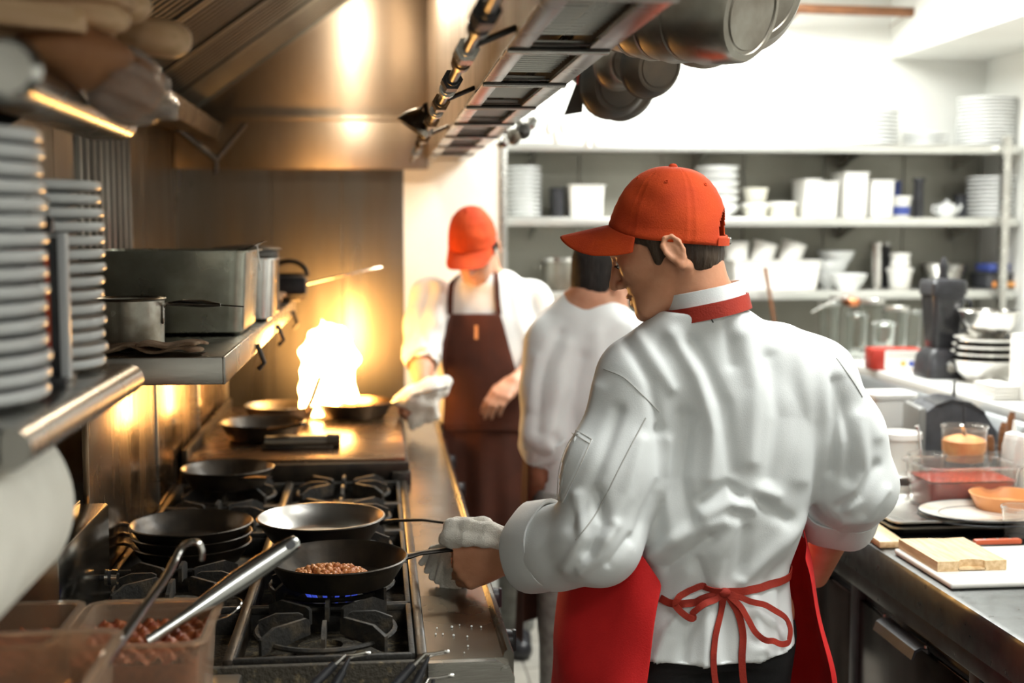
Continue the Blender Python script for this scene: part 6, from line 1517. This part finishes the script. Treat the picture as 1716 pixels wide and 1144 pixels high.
# cook at the griddle, head bowed
A2 = lambda px, py, Y: np.array(at(px, py, Y))
hc2 = A2(796, 414, 4.66); hr2 = rotm(180 - 22, 40)
nb2 = A2(815, 468, 4.78)
rows2 = [(.80, .40, 4.80, .18, .13), (1.0, .40, 4.80, .17, .13), (1.15, .405, 4.79, .18, .13), (1.28, .41, 4.79, .19, .125), (1.36, .412, 4.79, .19, .11), (1.42, .41, 4.785, .14, .09), (1.46, .41, 4.78, .08, .07)]
armR2 = (A2(722, 498, 4.76), A2(706, 592, 4.62), A2(708, 648, 4.50), .20)
armL2 = (A2(893, 505, 4.78), A2(918, 604, 4.72), A2(862, 640, 4.56), .18)
c2, j2 = cook('cook with bowed head in red cap and brown apron standing beyond the fire', (.40, 4.80, 0), hc2, hr2, nb2, rows2, .0, [armR2, armL2], [[(.32, 4.80, .82), (.32, 4.80, .45), (.33, 4.82, .09)], [(.49, 4.80, .82), (.52, 4.83, .45), (.53, 4.86, .09)]], JACKET2, GREYCL, SKINF,
    capR=rotm(180 - 22, 34), capc=hc2 + hr2 @ np.array((0, .004, .036)), hem=.84, folds=[([(720, 480), (705, 540), (700, 590)], -.014, 10), ([(740, 470), (735, 540)], .012, 10), ([(880, 480), (900, 540), (905, 590)], -.014, 10), ([(860, 470), (872, 540), (890, 600)], .012, 10), ([(900, 470), (925, 530)], .010, 8)],
    hands=[(armR2[2], A2(690, 668, 4.44) - armR2[2], (.2, .5, -.8), (-.3, .6, .3), (45, 55, 30)), (armL2[2], A2(832, 668, 4.50) - armL2[2], (0.2, .6, -.4), (-.6, -.5, .2), (22, 28, 18))])
bv2 = bvh_of(j2); R2 = Vector((.40, 4.80, 0))
b = nb(); rows = []
prof2 = [(524, 752, 838), (545, 748, 844), (575, 741, 852), (610, 736, 862), (650, 733, 872), (690, 731, 880)]
last = None
for py, xl, xr in prof2:
    row = []
    for i in range(17):
        px = xl + (xr - xl) * i / 16; p, no = cast(bv2, px, py)
        if p is None: p = at(px, py, 4.70)
        p = Vector((p.x, min(p.y, 4.74) - .012, p.z)); row.append(p - R2)
    rows.append(row)
ref = rows[-1]
for k in range(1, 12):
    e = k / 11; row = []
    for i, p in enumerate(ref):
        u = i / 16; q = p.copy(); q.z = p.z - .52 * e; q.y = min(p.y, -.13) - .025 * e + .012 * sin(u * 22) * e; q.x = p.x + (u - .5) * .05 * e; row.append(q)
    rows.append(row)
# even out the depth so the bib hangs as one sheet
for _ in range(3):
    for r in range(1, len(rows) - 1):
        for i in range(17): rows[r][i].y = (rows[r - 1][i].y + rows[r + 1][i].y + 2 * min(rows[r][i].y, rows[r][i].y)) / 4
for r in rows:
    for p in r: p.y -= .012
loft(b, rows, closed=False); ap2 = obj('apron', b, BROWNAP, c2, ang=180, mods=[('SOLIDIFY', dict(thickness=.003, offset=0)), ('SUBSURF', dict(levels=1, render_levels=1))])
for pts in ([(753, 528), (754, 490), (762, 452), (775, 436)], [(836, 528), (832, 490), (830, 450), (826, 436)]):
    P, Nn = castline(bv2, pts, 6, .006); b = nb(); ribbon(b, [p - R2 for p in P], Nn, .020, .003); obj('apron_strap', b, BROWNAP, ap2)
b = nb(); P = [p - R2 for p in (at(798, 545, 4.60), at(798, 568, 4.60))]; ribbon(b, P, [Vector((0, -1, 0))] * 2, .012, .004); obj('thermometer_clip', b, ORBOWL, ap2)
b = nb(); P = [Vector((x, -.2, 1.0 - .01 * sin(8 * x))) for x in np.linspace(-.17, .17, 10)]
rr = [rows[6][i] for i in range(17)]; ribbon(b, [p + Vector((0, -.008, 0)) for p in rr], [Vector((0, -1, 0))] * 17, .03, .003); obj('waist_band', b, BROWNAP, ap2)
# his towel and pan handle
G = Grid(np.array(at(715, 665, 4.46)) - .2, np.array(at(715, 665, 4.46)) + .2, .006)
G.chain([A2(668, 672, 4.42), A2(692, 664, 4.42), A2(722, 650, 4.43), A2(748, 640, 4.45)], [.022, .036, .034, .022], .02)
G.chain([A2(690, 676, 4.42), A2(715, 672, 4.43), A2(742, 655, 4.44)], [.02, .03, .02], .02)
for k in range(4): G.cap(A2(695 + 10 * k, 680, 4.43), A2(690 + 14 * k, 715 - 6 * k, 4.43), .022, .015, .015)
V, Q = G.mesh(); N = vnormals(V, Q); V = V + N * smooth_noise(V, 6, 90, .006)[:, None]; tw = at(715, 700, 4.45)
o = qmesh('hand_towel', V, Q, TOWEL, None, tw); o.location = tw; tag(o, 'white towel in the hand of the bowed cook beside the flaming pan', 'towel')
# cook between, back turned, bare dark hair
hc3 = A2(1010, 464, 3.72); hr3 = rotm(-52, 12); nb3 = A2(987, 520, 3.72)
rows3 = [(.70, .62, 3.74, .18, .14), (.9, .615, 3.74, .165, .135), (1.05, .61, 3.74, .165, .13), (1.2, .61, 3.74, .175, .13), (1.30, .61, 3.735, .18, .12), (1.36, .612, 3.73, .16, .11), (1.40, .613, 3.725, .11, .09), (1.44, .612, 3.72, .075, .07)]
armL3 = (A2(922, 575, 3.70), A2(912, 728, 3.66), A2(900, 838, 3.78), .22)
armR3 = (A2(1070, 575, 3.78), A2(1100, 720, 3.85), A2(1110, 790, 4.0), .3)
c3, j3 = cook('dark-haired cook in white jacket with back turned, between the other two cooks', (.62, 3.74, 0), hc3, hr3, nb3, rows3, -.3, [armL3, armR3], [[(.55, 3.72, .80), (.55, 3.72, .45), (.54, 3.70, .09)], [(.69, 3.78, .80), (.70, 3.78, .45), (.70, 3.76, .09)]], JACKET, GREYCL, SKINF, cap=False, full=True, hem=.74, shoed=(.5, .86, 0), folds=[([(935, 560), (905, 640), (900, 720)], -.014, 12), ([(950, 580), (932, 660), (925, 750)], .010, 12), ([(975, 600), (955, 680), (960, 750)], -.012, 12), ([(900, 600), (890, 680)], .008, 9), ([(1000, 560), (1010, 640), (990, 720)], .010, 16), ([(1030, 600), (1030, 700)], -.010, 14), ([(930, 735), (955, 765)], -.012, 10)],
    hands=[(armL3[2], (A2(905, 880, 3.84) - armL3[2]), (.8, .3, 0), (0, .8, .3), (25, 30, 20)), (armR3[2], (A2(1120, 800, 4.1) - armR3[2]), (-.5, 0, -.6), (-.5, .3, .5), (35, 40, 25))])
bv3 = bvh_of(j3); R3 = Vector((.62, 3.74, 0))
b = nb(); rows = []
pl = [(.435, 3.66), (.43, 3.76), (.46, 3.86), (.56, 3.93), (.70, 3.93), (.80, 3.86), (.83, 3.74)]
pl = np.array(bez(pl, 4))
for k in range(12):
    e = k / 11; rows.append([Vector((.62 + (q[0] - .62) * (1 + .12 * e) + .006 * sin(i * 1.3) * e, 3.74 + (q[1] - 3.74) * (1 + .1 * e), 1.02 - .62 * e)) - R3 for i, q in enumerate(pl)])
loft(b, rows, closed=False); ap3 = obj('apron', b, BROWNAP, c3, ang=180, mods=[('SOLIDIFY', dict(thickness=.003, offset=0)), ('SUBSURF', dict(levels=1, render_levels=1))])
s_, = (None,)
b = nb(); n = 40; rings = []
for k in range(n):
    a = 2 * pi * k / n; d = Vector((cos(a), sin(a), 0)); c = Vector(nb3) - R3 + Vector((0, 0, -.012))
    rings.append([c + d * .072, c + d * .077, c + d * .072 + Vector((0, 0, .04)), c + d * .068 + Vector((0, 0, .04))])
rings.append(rings[0]); loft(b, rings, False, False); bmesh.ops.remove_doubles(b, verts=b.verts, dist=1e-5); obj('collar', b, JACKET, j3)
b = nb(); rings = []
for k in range(n):
    a = 2 * pi * k / n; d = Vector((cos(a), sin(a), 0)); c = Vector(nb2) - R2 + Vector((0, 0, -.012))
    rings.append([c + d * .072, c + d * .077, c + d * .072 + Vector((0, 0, .03)), c + d * .068 + Vector((0, 0, .03))])
rings.append(rings[0]); loft(b, rings, False, False); bmesh.ops.remove_doubles(b, verts=b.verts, dist=1e-5); obj('collar', b, JACKET2, j2)
